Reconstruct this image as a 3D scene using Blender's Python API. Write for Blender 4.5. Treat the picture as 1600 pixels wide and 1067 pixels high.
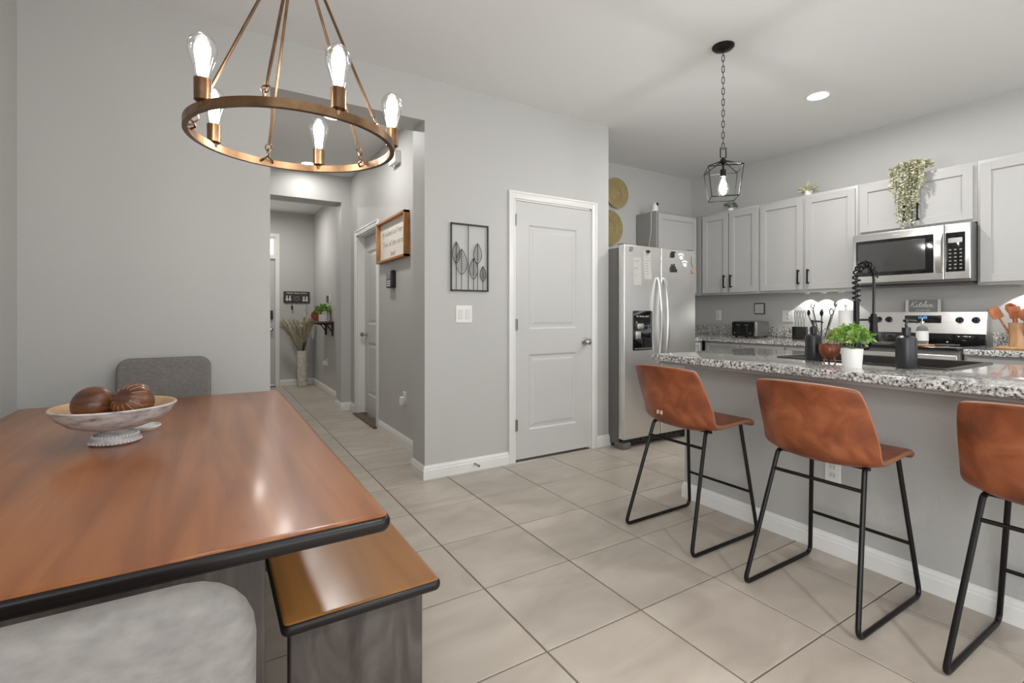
import bpy, bmesh, math, random
from mathutils import Vector, Matrix
R = math.radians
PI = math.pi
SC = bpy.context.scene
for o in list(bpy.data.objects): bpy.data.objects.remove(o)

# ------------------------------------------------------------------ camera
cd = bpy.data.cameras.new('camera'); cam = bpy.data.objects.new('camera', cd)
SC.collection.objects.link(cam)
cam.location = (0, 0, 1.15); cam.rotation_euler = (R(90), 0, R(-31.65))
cd.sensor_width = 36; cd.lens = 764 / 1600 * 36; cd.shift_y = -43.5 / 1600
cd.clip_start = 0.02
SC.camera = cam
# ------------------------------------------------------------------ world, light, exposure
SC.view_settings.view_transform = 'Standard'; SC.view_settings.look = 'None'
SC.view_settings.gamma = 1; SC.view_settings.exposure = 0.70
SC.view_settings.use_curve_mapping = False
w = bpy.data.worlds.new('world'); SC.world = w; w.use_nodes = True
bgn = w.node_tree.nodes['Background']; bgn.inputs[0].default_value = (0.95, 0.98, 1.0, 1); bgn.inputs[1].default_value = 1.0

def light(name, kind, loc, energy, rot=(0, 0, 0), color=(1, 1, 1), parent=None, **kw):
    l = bpy.data.lights.new(name, kind); l.energy = energy; l.color = color
    for k, v in kw.items(): setattr(l, k, v)
    o = bpy.data.objects.new(name, l); SC.collection.objects.link(o)
    o.location = loc; o.rotation_euler = rot
    if parent: o.parent = parent; o.location = Vector(loc) - Vector(parent.location)
    return o
# daylight from the big glass doors of the living room behind the camera
light('window_daylight', 'AREA', (1.6, -2.85, 1.35), 30, (R(90), 0, 0), (0.95, 0.985, 1.0), shape='RECTANGLE', size=5.0, size_y=2.1)
# added fill light through an unseen opening in the left wall, beside the camera
light('side_fill_light', 'AREA', (-1.0, -1.5, 1.35), 48, (0, R(-90), 0), (0.96, 0.985, 1.0), shape='RECTANGLE', size=2.1, size_y=2.4)
WARM = (1.0, 0.975, 0.945)

# ------------------------------------------------------------------ helpers
def newbm(): return bmesh.new()
MI = lambda u, v, w: Vector((u, v, w))
def MY(y0): return lambda u, v, w: Vector((u, y0 - w, v))      # faces -Y
def MX(x0): return lambda u, v, w: Vector((x0 - w, u, v))      # faces -X
def box(bm, lo, hi, bev=0, M=MI):
    x0, y0, z0 = lo; x1, y1, z1 = hi
    vs = [bm.verts.new(M(x, y, z)) for x in (x0, x1) for y in (y0, y1) for z in (z0, z1)]
    fs = [bm.faces.new([vs[i] for i in f]) for f in ((0, 1, 3, 2), (4, 6, 7, 5), (0, 4, 5, 1), (2, 3, 7, 6), (0, 2, 6, 4), (1, 5, 7, 3))]
    if bev:
        es = {e for f in fs for e in f.edges}
        bmesh.ops.bevel(bm, geom=list(es), offset=bev, segments=2, affect='EDGES', profile=0.5)
    return vs
def relief(bm, M, u0, u1, v0, v1, prof):
    prev = None
    for ins, wd in prof:
        ring = [bm.verts.new(M(*p)) for p in ((u0 + ins, v0 + ins, wd), (u1 - ins, v0 + ins, wd), (u1 - ins, v1 - ins, wd), (u0 + ins, v1 - ins, wd))]
        if prev:
            for i in range(4): bm.faces.new((prev[i], prev[(i + 1) % 4], ring[(i + 1) % 4], ring[i]))
        prev = ring
    bm.faces.new(prev)
def rring(x0, x1, y0, y1, r, n=5):
    pts = []
    r = max(r, 1e-4)
    for cx, cy, a in ((x1 - r, y1 - r, 0), (x0 + r, y1 - r, 90), (x0 + r, y0 + r, 180), (x1 - r, y0 + r, 270)):
        for i in range(n + 1):
            t = R(a + 90 * i / n); pts.append((cx + r * math.cos(t), cy + r * math.sin(t)))
    return pts
def rslab(bm, x0, x1, y0, y1, z0, z1, rp=0.02, re=0.01, M=MI, n=5, seg=4):
    """slab with rounded plan corners and rounded edges"""
    prof = []
    for i in range(seg + 1):
        t = R(-90 + 90 * i / seg); prof.append((re - re * math.cos(t), z0 + re + re * math.sin(t)))
    for i in range(seg + 1):
        t = R(90 * i / seg); prof.append((re - re * math.cos(t), z1 - re + re * math.sin(t)))
    prev = None; first = None
    for ins, z in prof:
        ring = [bm.verts.new(M(x, y, z)) for x, y in rring(x0 + ins, x1 - ins, y0 + ins, y1 - ins, max(rp - ins, .0005), n)]
        if prev:
            k = len(ring)
            for i in range(k): bm.faces.new((prev[i], prev[(i + 1) % k], ring[(i + 1) % k], ring[i]))
        else: first = ring
        prev = ring
    bm.faces.new(prev); bm.faces.new(first[::-1])
def tube(bm, pts, r, n=8, closed=False, caps=True):
    pts = [Vector(p) for p in pts]; N = len(pts)
    rs = r if isinstance(r, (list, tuple)) else [r] * N
    rings = []; up = None
    for i, p in enumerate(pts):
        if closed: t = (pts[(i + 1) % N] - pts[i - 1])
        else: t = pts[min(i + 1, N - 1)] - pts[max(i - 1, 0)]
        t.normalize()
        if up is None:
            a = Vector((0, 0, 1)) if abs(t.z) < 0.9 else Vector((1, 0, 0)); up = (a - t * a.dot(t)).normalized()
        else:
            up = (up - t * up.dot(t)).normalized()
        b = t.cross(up)
        rings.append([bm.verts.new(p + (up * math.cos(2 * PI * k / n) + b * math.sin(2 * PI * k / n)) * rs[i]) for k in range(n)])
    for i in range(N if closed else N - 1):
        A, B = rings[i], rings[(i + 1) % N]
        for k in range(n): bm.faces.new((A[k], A[(k + 1) % n], B[(k + 1) % n], B[k]))
    if not closed and caps:
        bm.faces.new(rings[0][::-1]); bm.faces.new(rings[-1])
def lathe(bm, prof, c=(0, 0, 0), n=24, M=None):
    c = Vector(c); rings = []
    M = M or (lambda x, y, z: Vector((x, y, z)))
    for r, z in prof:
        if r < 1e-5: rings.append([bm.verts.new(c + M(0, 0, z))])
        else: rings.append([bm.verts.new(c + M(r * math.cos(2 * PI * k / n), r * math.sin(2 * PI * k / n), z)) for k in range(n)])
    for A, B in zip(rings, rings[1:]):
        if len(A) == 1 and len(B) == 1: continue
        for k in range(n):
            k2 = (k + 1) % n
            if len(A) == 1: bm.faces.new((A[0], B[k2], B[k]))
            elif len(B) == 1: bm.faces.new((A[k], A[k2], B[0]))
            else: bm.faces.new((A[k], A[k2], B[k2], B[k]))
LYM = lambda x, y, z: Vector((x, -z, y))   # lathe axis along -Y
LXM = lambda x, y, z: Vector((-z, x, y))   # lathe axis along -X
def bezarc(pts, n=8):
    """round the corners of a polyline (list of (pt, radius))"""
    out = []
    P = [Vector(p) for p, _ in pts]
    for i, (p, r) in enumerate(pts):
        if r == 0 or i in (0, len(pts) - 1): out.append(P[i]); continue
        a = P[i] + (P[i - 1] - P[i]).normalized() * r; b = P[i] + (P[i + 1] - P[i]).normalized() * r
        for k in range(n + 1):
            t = k / n; out.append(a * (1 - t) ** 2 + P[i] * 2 * t * (1 - t) + b * t * t)
    return out
def origin(o):
    v = Vector((0, 0, 0))
    while o: v += o.location; o = o.parent
    return v
def obj(name, bm, m, parent=None, smooth=35, kind=None, label=None, loc=None):
    """geometry is given in world coordinates; it is moved into its parent's frame"""
    bmesh.ops.recalc_face_normals(bm, faces=bm.faces)
    me = bpy.data.meshes.new(name); bm.to_mesh(me); bm.free()
    o = bpy.data.objects.new(name, me); SC.collection.objects.link(o)
    for mm in (m if isinstance(m, (list, tuple)) else [m]): me.materials.append(mm)
    if parent is not None: me.transform(Matrix.Translation(-origin(parent))); o.parent = parent
    elif loc is not None: me.transform(Matrix.Translation(-Vector(loc))); o.location = loc
    if smooth:
        me.shade_smooth(); me.set_sharp_from_angle(angle=R(smooth))
    if kind: o['kind'] = kind
    if label: o['label'] = label
    return o
def tag(o, label, cat, group=None):
    o['label'] = label; o['category'] = cat
    if group: o['group'] = group
    return o
def thing(name, label, cat, loc=(0, 0, 0), group=None):
    o = bpy.data.objects.new(name, None); SC.collection.objects.link(o); o.location = loc
    o.empty_display_size = 0.05
    return tag(o, label, cat, group)
def struct(name, bm, m, smooth=0):
    return obj(name, bm, m, smooth=smooth, kind='structure')
def dup(root, loc, label=None, group=None, rotz=None):
    r = root.copy(); SC.collection.objects.link(r); r.location = loc
    if rotz is not None: r.rotation_euler = (0, 0, rotz)
    if label: r['label'] = label
    if group: r['group'] = group
    for ch in list(root.children):
        c = ch.copy(); SC.collection.objects.link(c); c.parent = r
        for g in list(ch.children):
            d = g.copy(); SC.collection.objects.link(d); d.parent = c
    return r
def text(body, size, M, u, v, w, m, parent, name='lettering', shear=0.0, depth=0.0006, align='CENTER', width=None, label=None):
    cu = bpy.data.curves.new('t', 'FONT'); cu.body = body; cu.size = size; cu.shear = shear; cu.extrude = depth
    cu.align_x = align; cu.align_y = 'CENTER'; cu.resolution_u = 3
    to = bpy.data.objects.new('t', cu); SC.collection.objects.link(to)
    bpy.context.view_layer.update()
    me = bpy.data.meshes.new_from_object(to.evaluated_get(bpy.context.evaluated_depsgraph_get()))
    bpy.data.objects.remove(to); bpy.data.curves.remove(cu)
    bm = newbm(); bm.from_mesh(me); bpy.data.meshes.remove(me)
    xs = [q.co.x for q in bm.verts]
    s = width / (max(xs) - min(xs)) if width and xs else 1
    for q in bm.verts: q.co = M(u + q.co.x * s, v + q.co.y, w + q.co.z)
    return obj(name, bm, m, parent, smooth=0, label=label)

# ------------------------------------------------------------------ materials
def nt(name):
    m = bpy.data.materials.new(name); m.use_nodes = True
    t = m.node_tree; return m, t.nodes, t.links, t.nodes['Principled BSDF']
def srgb(r, g, b):
    f = lambda c: (c / 255 / 12.92) if c / 255 <= .04045 else ((c / 255 + .055) / 1.055) ** 2.4
    return (f(r), f(g), f(b), 1)
def plain(name, col, rough=0.5, metal=0, coat=0, emit=None, es=0, bump=0, bs=200, spec=None, trans=0, ior=None):
    m, N, L, B = nt(name)
    B.inputs['Base Color'].default_value = col; B.inputs['Roughness'].default_value = rough; B.inputs['Metallic'].default_value = metal
    B.inputs['Coat Weight'].default_value = coat
    if spec is not None: B.inputs['Specular IOR Level'].default_value = spec
    if trans: B.inputs['Transmission Weight'].default_value = trans
    if ior: B.inputs['IOR'].default_value = ior
    if emit: B.inputs['Emission Color'].default_value = emit; B.inputs['Emission Strength'].default_value = es
    if bump:
        tc = N.new('ShaderNodeTexCoord'); n = N.new('ShaderNodeTexNoise'); n.inputs['Scale'].default_value = bs; n.inputs['Detail'].default_value = 3
        b = N.new('ShaderNodeBump'); b.inputs['Strength'].default_value = bump; b.inputs['Distance'].default_value = 0.002
        L.new(tc.outputs['Object'], n.inputs['Vector']); L.new(n.outputs['Fac'], b.inputs['Height']); L.new(b.outputs['Normal'], B.inputs['Normal'])
    return m
def noisy(name, cols, scale=(1, 1, 1), nscale=5, rough=0.5, metal=0, coat=0, detail=5, distort=0, bump=0, coord='Object', vary=0, rvar=0, lo=0.3, hi=0.7, coat_rough=0.05):
    """colour ramp over stretched noise"""
    m, N, L, B = nt(name)
    tc = N.new('ShaderNodeTexCoord'); mp = N.new('ShaderNodeMapping'); mp.inputs['Scale'].default_value = scale
    n = N.new('ShaderNodeTexNoise'); n.inputs['Scale'].default_value = nscale; n.inputs['Detail'].default_value = detail; n.inputs['Distortion'].default_value = distort
    cr = N.new('ShaderNodeValToRGB')
    for i, c in enumerate(cols):
        p = lo + (hi - lo) * i / (len(cols) - 1)
        e = cr.color_ramp.elements[i] if i < 2 else cr.color_ramp.elements.new(p)
        e.position = p; e.color = c
    L.new(tc.outputs[coord], mp.inputs['Vector'])
    vec = mp.outputs['Vector']
    if vary:
        oi = N.new('ShaderNodeObjectInfo'); ad = N.new('ShaderNodeVectorMath'); ad.operation = 'ADD'
        ml = N.new('ShaderNodeMath'); ml.operation = 'MULTIPLY'; ml.inputs[1].default_value = 37.0
        L.new(oi.outputs['Random'], ml.inputs[0]); L.new(ml.outputs[0], ad.inputs[1]); L.new(vec, ad.inputs[0]); vec = ad.outputs[0]
    L.new(vec, n.inputs['Vector']); L.new(n.outputs['Fac'], cr.inputs['Fac'])
    out = cr.outputs['Color']
    if vary:
        hsv = N.new('ShaderNodeHueSaturation'); mr = N.new('ShaderNodeMapRange')
        mr.inputs['To Min'].default_value = 1 - vary; mr.inputs['To Max'].default_value = 1 + vary
        L.new(oi.outputs['Random'], mr.inputs['Value']); L.new(mr.outputs['Result'], hsv.inputs['Value']); L.new(out, hsv.inputs['Color']); out = hsv.outputs['Color']
    L.new(out, B.inputs['Base Color'])
    B.inputs['Roughness'].default_value = rough; B.inputs['Metallic'].default_value = metal; B.inputs['Coat Weight'].default_value = coat; B.inputs['Coat Roughness'].default_value = coat_rough
    if rvar:
        mr2 = N.new('ShaderNodeMapRange'); mr2.inputs['To Min'].default_value = rough - rvar; mr2.inputs['To Max'].default_value = rough + rvar
        L.new(n.outputs['Fac'], mr2.inputs['Value']); L.new(mr2.outputs['Result'], B.inputs['Roughness'])
    if bump:
        b = N.new('ShaderNodeBump'); b.inputs['Strength'].default_value = bump; b.inputs['Distance'].default_value = 0.003
        L.new(n.outputs['Fac'], b.inputs['Height']); L.new(b.outputs['Normal'], B.inputs['Normal'])
    return m

M_wall = plain('wall_paint', srgb(186, 185, 182), 0.55, bump=0.25, bs=140)
M_ceil = plain('ceiling_paint', srgb(224, 224, 223), 0.8, bump=0.2, bs=120)
M_trim = plain('white_trim', srgb(226, 225, 222), 0.35)
M_door = plain('white_door', srgb(194, 193, 191), 0.4)
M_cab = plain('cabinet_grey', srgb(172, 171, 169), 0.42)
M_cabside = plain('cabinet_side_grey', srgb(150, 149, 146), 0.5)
M_isl = plain('island_wall_paint', srgb(178, 177, 174), 0.6, bump=0.9, bs=110)
M_grout = plain('grout', srgb(120, 109, 97), 0.85)
M_tile = noisy('floor_tile', [srgb(165, 155, 143), srgb(180, 170, 158), srgb(192, 183, 171)], (1, 2.2, 1), 2.2, 0.33, distort=1.2, vary=0.035, detail=6, lo=.25, hi=.75)
M_black = plain('black_metal', srgb(30, 29, 28), 0.38, 0.6)
M_blackp = plain('black_plastic', srgb(24, 24, 25), 0.3)
M_glassblk = plain('black_glass', srgb(14, 14, 15), 0.06, coat=0.5)
M_steel = plain('brushed_steel', srgb(222, 221, 219), 0.3, 1.0)
M_steel_d = plain('dark_steel_grey', srgb(112, 111, 108), 0.4, 0.3)  # own dark grey of the appliance sides and cases
M_chrome = plain('polished_nickel', srgb(185, 183, 180), 0.2, 1.0)
M_brass = noisy('brushed_bronze', [srgb(104, 80, 58), srgb(132, 104, 78)], (1, 1, 1), 30, 0.34, 1.0)
M_leather = noisy('tan_leather', [srgb(100, 48, 24), srgb(132, 68, 36), srgb(160, 92, 56)], (1, 1, 1), 9, 0.42, detail=9, distort=.6, bump=.08, coat=.08, coat_rough=.3)
M_seam = plain('leather_edge', srgb(150, 104, 78), 0.5)
M_wood = noisy('table_wood', [srgb(116, 62, 26), srgb(154, 92, 46), srgb(174, 112, 62)], (11, .9, 3), 1.3, 0.32, coat=.3, distort=.7, detail=10, bump=.02, lo=.25, hi=.75, coat_rough=.14)
M_benchw = noisy('bench_wood', [srgb(124, 78, 36), srgb(158, 106, 54), srgb(172, 122, 68)], (6, .8, 3), 1.8, 0.28, coat=.3, distort=.6, detail=8, bump=.03, lo=.2, hi=.8, coat_rough=.22)
M_edge = plain('dark_wood_edge', srgb(26, 21, 21), 0.3, spec=.35)
M_legw = noisy('grey_washed_wood', [srgb(46, 38, 34), srgb(78, 70, 66), srgb(108, 100, 95)], (6, 6, 1.1), 1.6, 0.5, distort=2.6, detail=8, bump=.05, lo=.2, hi=.8)
M_fabric = noisy('grey_fabric', [srgb(104, 101, 99), srgb(122, 118, 114), srgb(136, 131, 126)], (1, 1, 1.6), 60, 0.95, detail=14, bump=.25, lo=.15, hi=.85)
M_oak = noisy('oak_frame', [srgb(146, 92, 44), srgb(186, 130, 74)], (8, 8, 1.5), 5, 0.5, distort=.5)
M_ltwood = noisy('light_wood', [srgb(166, 122, 84), srgb(196, 156, 116)], (8, 8, 1), 5, 0.5)
M_redwood = noisy('acacia_wood', [srgb(140, 76, 40), srgb(184, 112, 66)], (5, 5, 2), 6, 0.4)
M_darkwood = noisy('walnut', [srgb(70, 50, 36), srgb(100, 74, 54)], (8, 2, 8), 6, 0.5)
M_white = plain('white_plastic', srgb(228, 227, 224), 0.4)
M_paper = plain('white_paper', srgb(226, 225, 221), 0.8)
M_bowl = noisy('whitewashed_wood', [srgb(112, 104, 106), srgb(176, 172, 174), srgb(204, 202, 202)], (1, 1, 3), 26, 0.75, detail=9, bump=.35, lo=.26, hi=.56)
M_bowlin = noisy('bare_wood_inside', [srgb(204, 164, 122), srgb(224, 190, 150)], (2, 9, 1), 4, 0.6)
M_ball = noisy('carved_brown_wood', [srgb(62, 34, 20), srgb(104, 62, 36), srgb(138, 88, 54)], (1, 1, 5), 7, 0.35, detail=6, coat=.15, distort=1)
M_ballline = plain('pale_carved_line', srgb(178, 138, 104), 0.6)
M_seagrass = noisy('woven_seagrass', [srgb(150, 134, 92), srgb(188, 170, 124)], (1, 1, 1), 90, 0.85, bump=.4)
M_leaf1 = noisy('leaf_green', [srgb(58, 104, 44), srgb(122, 164, 66), srgb(184, 204, 110)], (1, 1, 1), 22, 0.5)
M_leaf2 = noisy('leaf_yellow_green', [srgb(84, 112, 30), srgb(168, 176, 48)], (1, 1, 1), 22, 0.5)
M_leaf3 = noisy('leaf_dusty_cream', [srgb(136, 138, 104), srgb(188, 186, 154), srgb(214, 210, 186)], (1, 1, 1), 26, 0.7)
M_leaf4 = noisy('leaf_dark', [srgb(70, 84, 66), srgb(110, 124, 100)], (1, 1, 1), 22, 0.6)
M_soil = plain('soil', srgb(54, 42, 34), 0.95)
M_copper = noisy('copper_glaze', [srgb(104, 54, 32), srgb(140, 78, 50)], (1, 1, 1), 10, 0.3, .3)
M_pampas = noisy('pampas_plume', [srgb(176, 170, 148), srgb(204, 194, 166)], (1, 1, 1), 20, 0.95)
M_vase = noisy('speckled_vase', [srgb(170, 166, 150), srgb(206, 202, 188)], (1, 1, 1), 16, 0.6, bump=.3)
M_smoke = plain('toaster_grey', srgb(118, 116, 114), 0.32, 0.7)
M_art = plain('dark_bronze_wire', srgb(62, 60, 58), 0.5, 0.5)
M_sign = plain('chalk_black', srgb(58, 56, 56), 0.7)
M_signw = noisy('grey_board', [srgb(128, 126, 122), srgb(150, 148, 144)], (4, 1, 1), 6, 0.6)
M_cream = plain('cream_board', srgb(226, 220, 208), 0.7)
M_ink = plain('grey_ink', srgb(142, 138, 134), 0.8)
M_ink2 = plain('sign_lettering_grey', srgb(168, 162, 156), 0.9)
M_pinew = plain('brown_disc', srgb(150, 132, 114), 0.7)
M_pink = plain('pale_figure', srgb(200, 190, 186), 0.7)
M_hinge = plain('satin_nickel', srgb(140, 138, 134), 0.35, .9)
M_matt = plain('matte_black_bottle', srgb(34, 35, 37), 0.36)
M_mwglass = plain('microwave_glass', srgb(62, 62, 61), 0.12, coat=.4)
M_sink = plain('black_composite', srgb(34, 31, 29), 0.28)
M_blue = plain('clock_display', srgb(60, 140, 220), 0.4, emit=srgb(80, 160, 235), es=1.2)
M_daylite = plain('daylit_frosted_glass', srgb(235, 238, 240), 0.5, emit=(1, 1, 1, 1), es=1.6)
M_lens = plain('lamp_lens', (1, 1, 1, 1), 0.5, emit=(1, .98, .95, 1), es=5)
M_fil = plain('glowing_filament', (1, 1, 1, 1), 0.5, emit=(1, .965, .93, 1), es=80)
M_fil2 = plain('glowing_bulb_core', (1, 1, 1, 1), 0.5, emit=(1, .985, .965, 1), es=330)
M_alum = plain('aluminium_white', srgb(214, 213, 210), 0.4)
# thin clear glass for bulbs: mostly see-through
mg, Ng, Lg, Bg = nt('clear_bulb_glass')
tr = Ng.new('ShaderNodeBsdfTransparent'); gl = Ng.new('ShaderNodeBsdfGlossy'); gl.inputs['Roughness'].default_value = .08
lw = Ng.new('ShaderNodeLayerWeight'); lw.inputs['Blend'].default_value = .35
mx = Ng.new('ShaderNodeMixShader'); Lg.new(lw.outputs['Facing'], mx.inputs['Fac']); Lg.new(tr.outputs[0], mx.inputs[1]); Lg.new(gl.outputs[0], mx.inputs[2])
Lg.new(mx.outputs[0], Ng['Material Output'].inputs['Surface'])
M_bulb = mg
M_glass = mg
# granite
def granite():
    m, N, L, B = nt('speckled_granite')
    tc = N.new('ShaderNodeTexCoord')
    n1 = N.new('ShaderNodeTexNoise'); n1.inputs['Scale'].default_value = 85; n1.inputs['Detail'].default_value = 4; n1.inputs['Roughness'].default_value = .6
    n2 = N.new('ShaderNodeTexVoronoi'); n2.inputs['Scale'].default_value = 150
    n3 = N.new('ShaderNodeTexNoise'); n3.inputs['Scale'].default_value = 24; n3.inputs['Detail'].default_value = 6
    for n in (n1, n2, n3): L.new(tc.outputs['Object'], n.inputs['Vector'])
    c1 = N.new('ShaderNodeValToRGB')
    e = c1.color_ramp.elements; e[0].position = .38; e[0].color = srgb(42, 40, 40); e[1].position = .45; e[1].color = srgb(160, 157, 152)
    x = e.new(.53); x.color = srgb(210, 208, 204); x = e.new(.62); x.color = srgb(236, 235, 232)
    L.new(n1.outputs['Fac'], c1.inputs['Fac'])
    c2 = N.new('ShaderNodeValToRGB'); e = c2.color_ramp.elements; e[0].position = .42; e[0].color = (.25, .24, .24, 1); e[1].position = .56; e[1].color = (1, 1, 1, 1)
    L.new(n3.outputs['Fac'], c2.inputs['Fac'])
    c3 = N.new('ShaderNodeValToRGB'); e = c3.color_ramp.elements; e[0].position = .0; e[0].color = (.55, .54, .53, 1); e[1].position = .5; e[1].color = (1, 1, 1, 1)
    L.new(n2.outputs['Color'], c3.inputs['Fac'])
    mm = N.new('ShaderNodeMix'); mm.data_type = 'RGBA'; mm.blend_type = 'MULTIPLY'; mm.inputs[0].default_value = .4
    L.new(c1.outputs[0], mm.inputs[6]); L.new(c2.outputs[0], mm.inputs[7])
    m2 = N.new('ShaderNodeMix'); m2.data_type = 'RGBA'; m2.blend_type = 'MULTIPLY'; m2.inputs[0].default_value = .5
    L.new(mm.outputs[2], m2.inputs[6]); L.new(c3.outputs[0], m2.inputs[7])
    L.new(m2.outputs[2], B.inputs['Base Color']); B.inputs['Roughness'].default_value = .1; B.inputs['Coat Weight'].default_value = .6; B.inputs['Coat Roughness'].default_value = .06
    return m
M_gran = granite()

# ------------------------------------------------------------------ SETTING
CZ = 2.78
XL, XR, YB, YF, YE = -0.78, 5.0, -3.0, 3.2, 8.57
# floor slab (grout) and tiles
bm = newbm(); box(bm, (XL - .1, YB, -.1), (XR + .1, YE + .1, -.0035))
floor = struct('floor', bm, M_grout)
T = 0.4475; GX = 0.975; GY = 3.593; g = .0035
def regions(x0, x1, y0, y1):
    if y0 < 3.2: return [(max(x0, XL), min(x1, XR), y0, min(y1, 3.2))] + ([(max(x0, .2), min(x1, 1.42), 3.2, y1)] if y1 > 3.2 and x1 > .2 and x0 < 1.42 else []) + ([(max(x0, 2.97), min(x1, XR), 3.2, min(y1, 3.93))] if y1 > 3.2 and x1 > 2.97 and x0 < 5 else [])
    if x1 > 2.97 and y0 < 3.93: return [(max(x0, 2.97), min(x1, XR), y0, min(y1, 3.93))]
    if x1 > .2 and x0 < 1.54: return [(max(x0, .2), min(x1, 1.54), y0, min(y1, YE))]
    return []
cache = {}
random.seed(3)
for i in range(-4, 10):
    for j in range(-10, 12):
        x0 = GX + i * T; y0 = GY + j * T
        for a, b, c, d in regions(x0, x0 + T, y0, y0 + T):
            if b - a < .02 or d - c < .02: continue
            if a > 2.7 and b < 3.3 and d < 2.0 and c < 1.6: continue      # under the island
            if c < -1.2: continue
            a2 = a + (g if a == x0 else 0); b2 = b - (g if b == x0 + T else 0); c2 = c + (g if c == y0 else 0); d2 = d - (g if d == y0 + T else 0)
            key = (round(b2 - a2, 4), round(d2 - c2, 4))
            if key not in cache:
                bm = newbm(); rslab(bm, 0, key[0], 0, key[1], -.006, 0, .001, .0012, n=1, seg=1)
                t = obj('tile', bm, M_tile, smooth=0); cache[key] = t.data
            else:
                t = bpy.data.objects.new('tile', cache[key]); SC.collection.objects.link(t)
            t.parent = floor; t.location = (a2, c2, 0)
bm = newbm(); box(bm, (XL - .1, YB, CZ), (XR + .1, YE + .1, CZ + .1)); struct('ceiling', bm, M_ceil)
bm = newbm(); box(bm, (XL - .1, -.4, 0), (XL, YF, CZ + .02)); box(bm, (XL - .1, YB, 0), (XL, -2.6, CZ + .02)); box(bm, (XL - .1, -2.6, 0), (XL, -.4, .3)); box(bm, (XL - .1, -2.6, 2.3), (XL, -.4, CZ + .02)); struct('wall_left', bm, M_wall)  # opening beside the camera is added to let the side fill in
# back wall of the dining room: opening to the hall, pantry door opening
OX0, OX1, OZ = 0.299, 1.262, 2.488
PD0, PD1, PDZ = 1.995, 2.765, 2.04
bm = newbm()
box(bm, (XL - .1, YF, 0), (OX0, 3.43, CZ + .02)); box(bm, (OX0, YF, OZ), (OX1, 3.43, CZ + .02)); box(bm, (OX1, YF, 0), (1.44, 3.43, CZ + .02))
box(bm, (1.44, YF, 0), (PD0, 3.32, CZ + .02)); box(bm, (PD0, YF, PDZ), (PD1, 3.32, CZ + .02)); box(bm, (PD1, YF, 0), (2.965, 3.32, CZ + .02)); box(bm, (2.85, 3.32, 0), (2.965, 3.93, CZ + .02))
struct('wall_back', bm, M_wall)
bm = newbm(); box(bm, (2.85, 3.93, 0), (XR + .1, 4.05, CZ + .02)); struct('wall_kitchen_back', bm, M_wall)
bm = newbm(); box(bm, (XR, YB, 0), (XR + .1, 3.93, CZ + .02)); struct('wall_right', bm, M_wall)
# hall
HX = 1.43
D0, D1, DZ = 4.905, 5.705, 2.035
bm = newbm(); box(bm, (HX, 3.43, 0), (HX + .12, D0, CZ + .02)); box(bm, (HX, D0, DZ), (HX + .12, D1, CZ + .02)); box(bm, (HX, D1, 0), (HX + .12, 6.0, CZ + .02))
box(bm, (1.445, 6.28, 0), (1.56, YE, CZ + .02)); struct('wall_hall_right', bm, M_wall)
bm = newbm(); box(bm, (1.32, 6.0, 0), (1.56, 6.28, CZ + .02)); box(bm, (.2, 6.0, 2.47), (1.32, 6.28, CZ + .02)); struct('wall_hall_cross', bm, M_wall)
bm = newbm(); box(bm, (.1, 3.43, 0), (.2, YE, CZ + .02)); struct('wall_hall_left', bm, M_wall)
FD0, FD1 = -.0, .872
bm = newbm(); box(bm, (.872, YE, 0), (1.56, YE + .12, CZ + .02)); box(bm, (.1, YE, 2.36), (.872, YE + .12, CZ + .02)); box(bm, (.1, YE, 2.03), (.872, YE + .12, 2.05)); struct('wall_hall_front', bm, M_wall)
# back-of-camera wall piers around the wide glass doors
bm = newbm(); box(bm, (XL - .1, YB - .1, 0), (-.6, YB, CZ + .02)); box(bm, (4.5, YB - .1, 0), (XR + .1, YB, CZ + .02)); box(bm, (-.6, YB - .1, 2.42), (4.5, YB, CZ + .02)); struct('wall_living', bm, M_wall)

# baseboards: extruded profile along a path (profile in (out, z))
BP = [(0, 0), (.014, 0), (.014, .062), (.011, .068), (.011, .078), (.006, .088), (.004, .096), (0, .096)]
def baseboard(bm, pts, sc=1):
    """pts: xy polyline along the wall; board stands to the right hand side of travel"""
    P = [Vector((x, y, 0)) for x, y in pts]; n = len(P); rings = []
    for i in range(n):
        d1 = (P[i] - P[i - 1]).normalized() if i else (P[1] - P[0]).normalized()
        d2 = (P[i + 1] - P[i]).normalized() if i < n - 1 else d1
        n1 = Vector((d1.y, -d1.x, 0)); n2 = Vector((d2.y, -d2.x, 0))
        k = n1 + n2; k = k / max(k.dot(n1), .2)
        rings.append([bm.verts.new(P[i] + k * o + Vector((0, 0, z * sc))) for o, z in BP])
    for A, B in zip(rings, rings[1:]):
        for q in range(len(A)): bm.faces.new((A[q], A[(q + 1) % len(A)], B[(q + 1) % len(A)], B[q]))
    bm.faces.new(rings[0]); bm.faces.new(rings[-1][::-1])
bm = newbm(); baseboard(bm, [(XL, -1), (XL, YF), (OX0, YF), (OX0, 3.43), (.2, 3.43)]); struct('baseboard_left', bm, M_trim)
bm = newbm(); baseboard(bm, [(HX, 4.84), (HX, 3.43), (OX1, 3.43), (OX1, YF), (1.942, YF)]); struct('baseboard_back', bm, M_trim)
bm = newbm(); baseboard(bm, [(2.822, YF), (2.965, YF), (2.965, 3.9)]); struct('baseboard_pantry', bm, M_trim)
bm = newbm(); baseboard(bm, [(.94, YE), (1.445, YE), (1.445, 6.28), (1.32, 6.28), (1.32, 6.0), (HX, 6.0), (HX, 5.77)]); struct('baseboard_hall', bm, M_trim)
IY = 2.045; IX = 2.535
bm = newbm(); baseboard(bm, [(3.15, IY), (IX, IY), (IX, -1.2)]); struct('baseboard_island', bm, M_trim)

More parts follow.
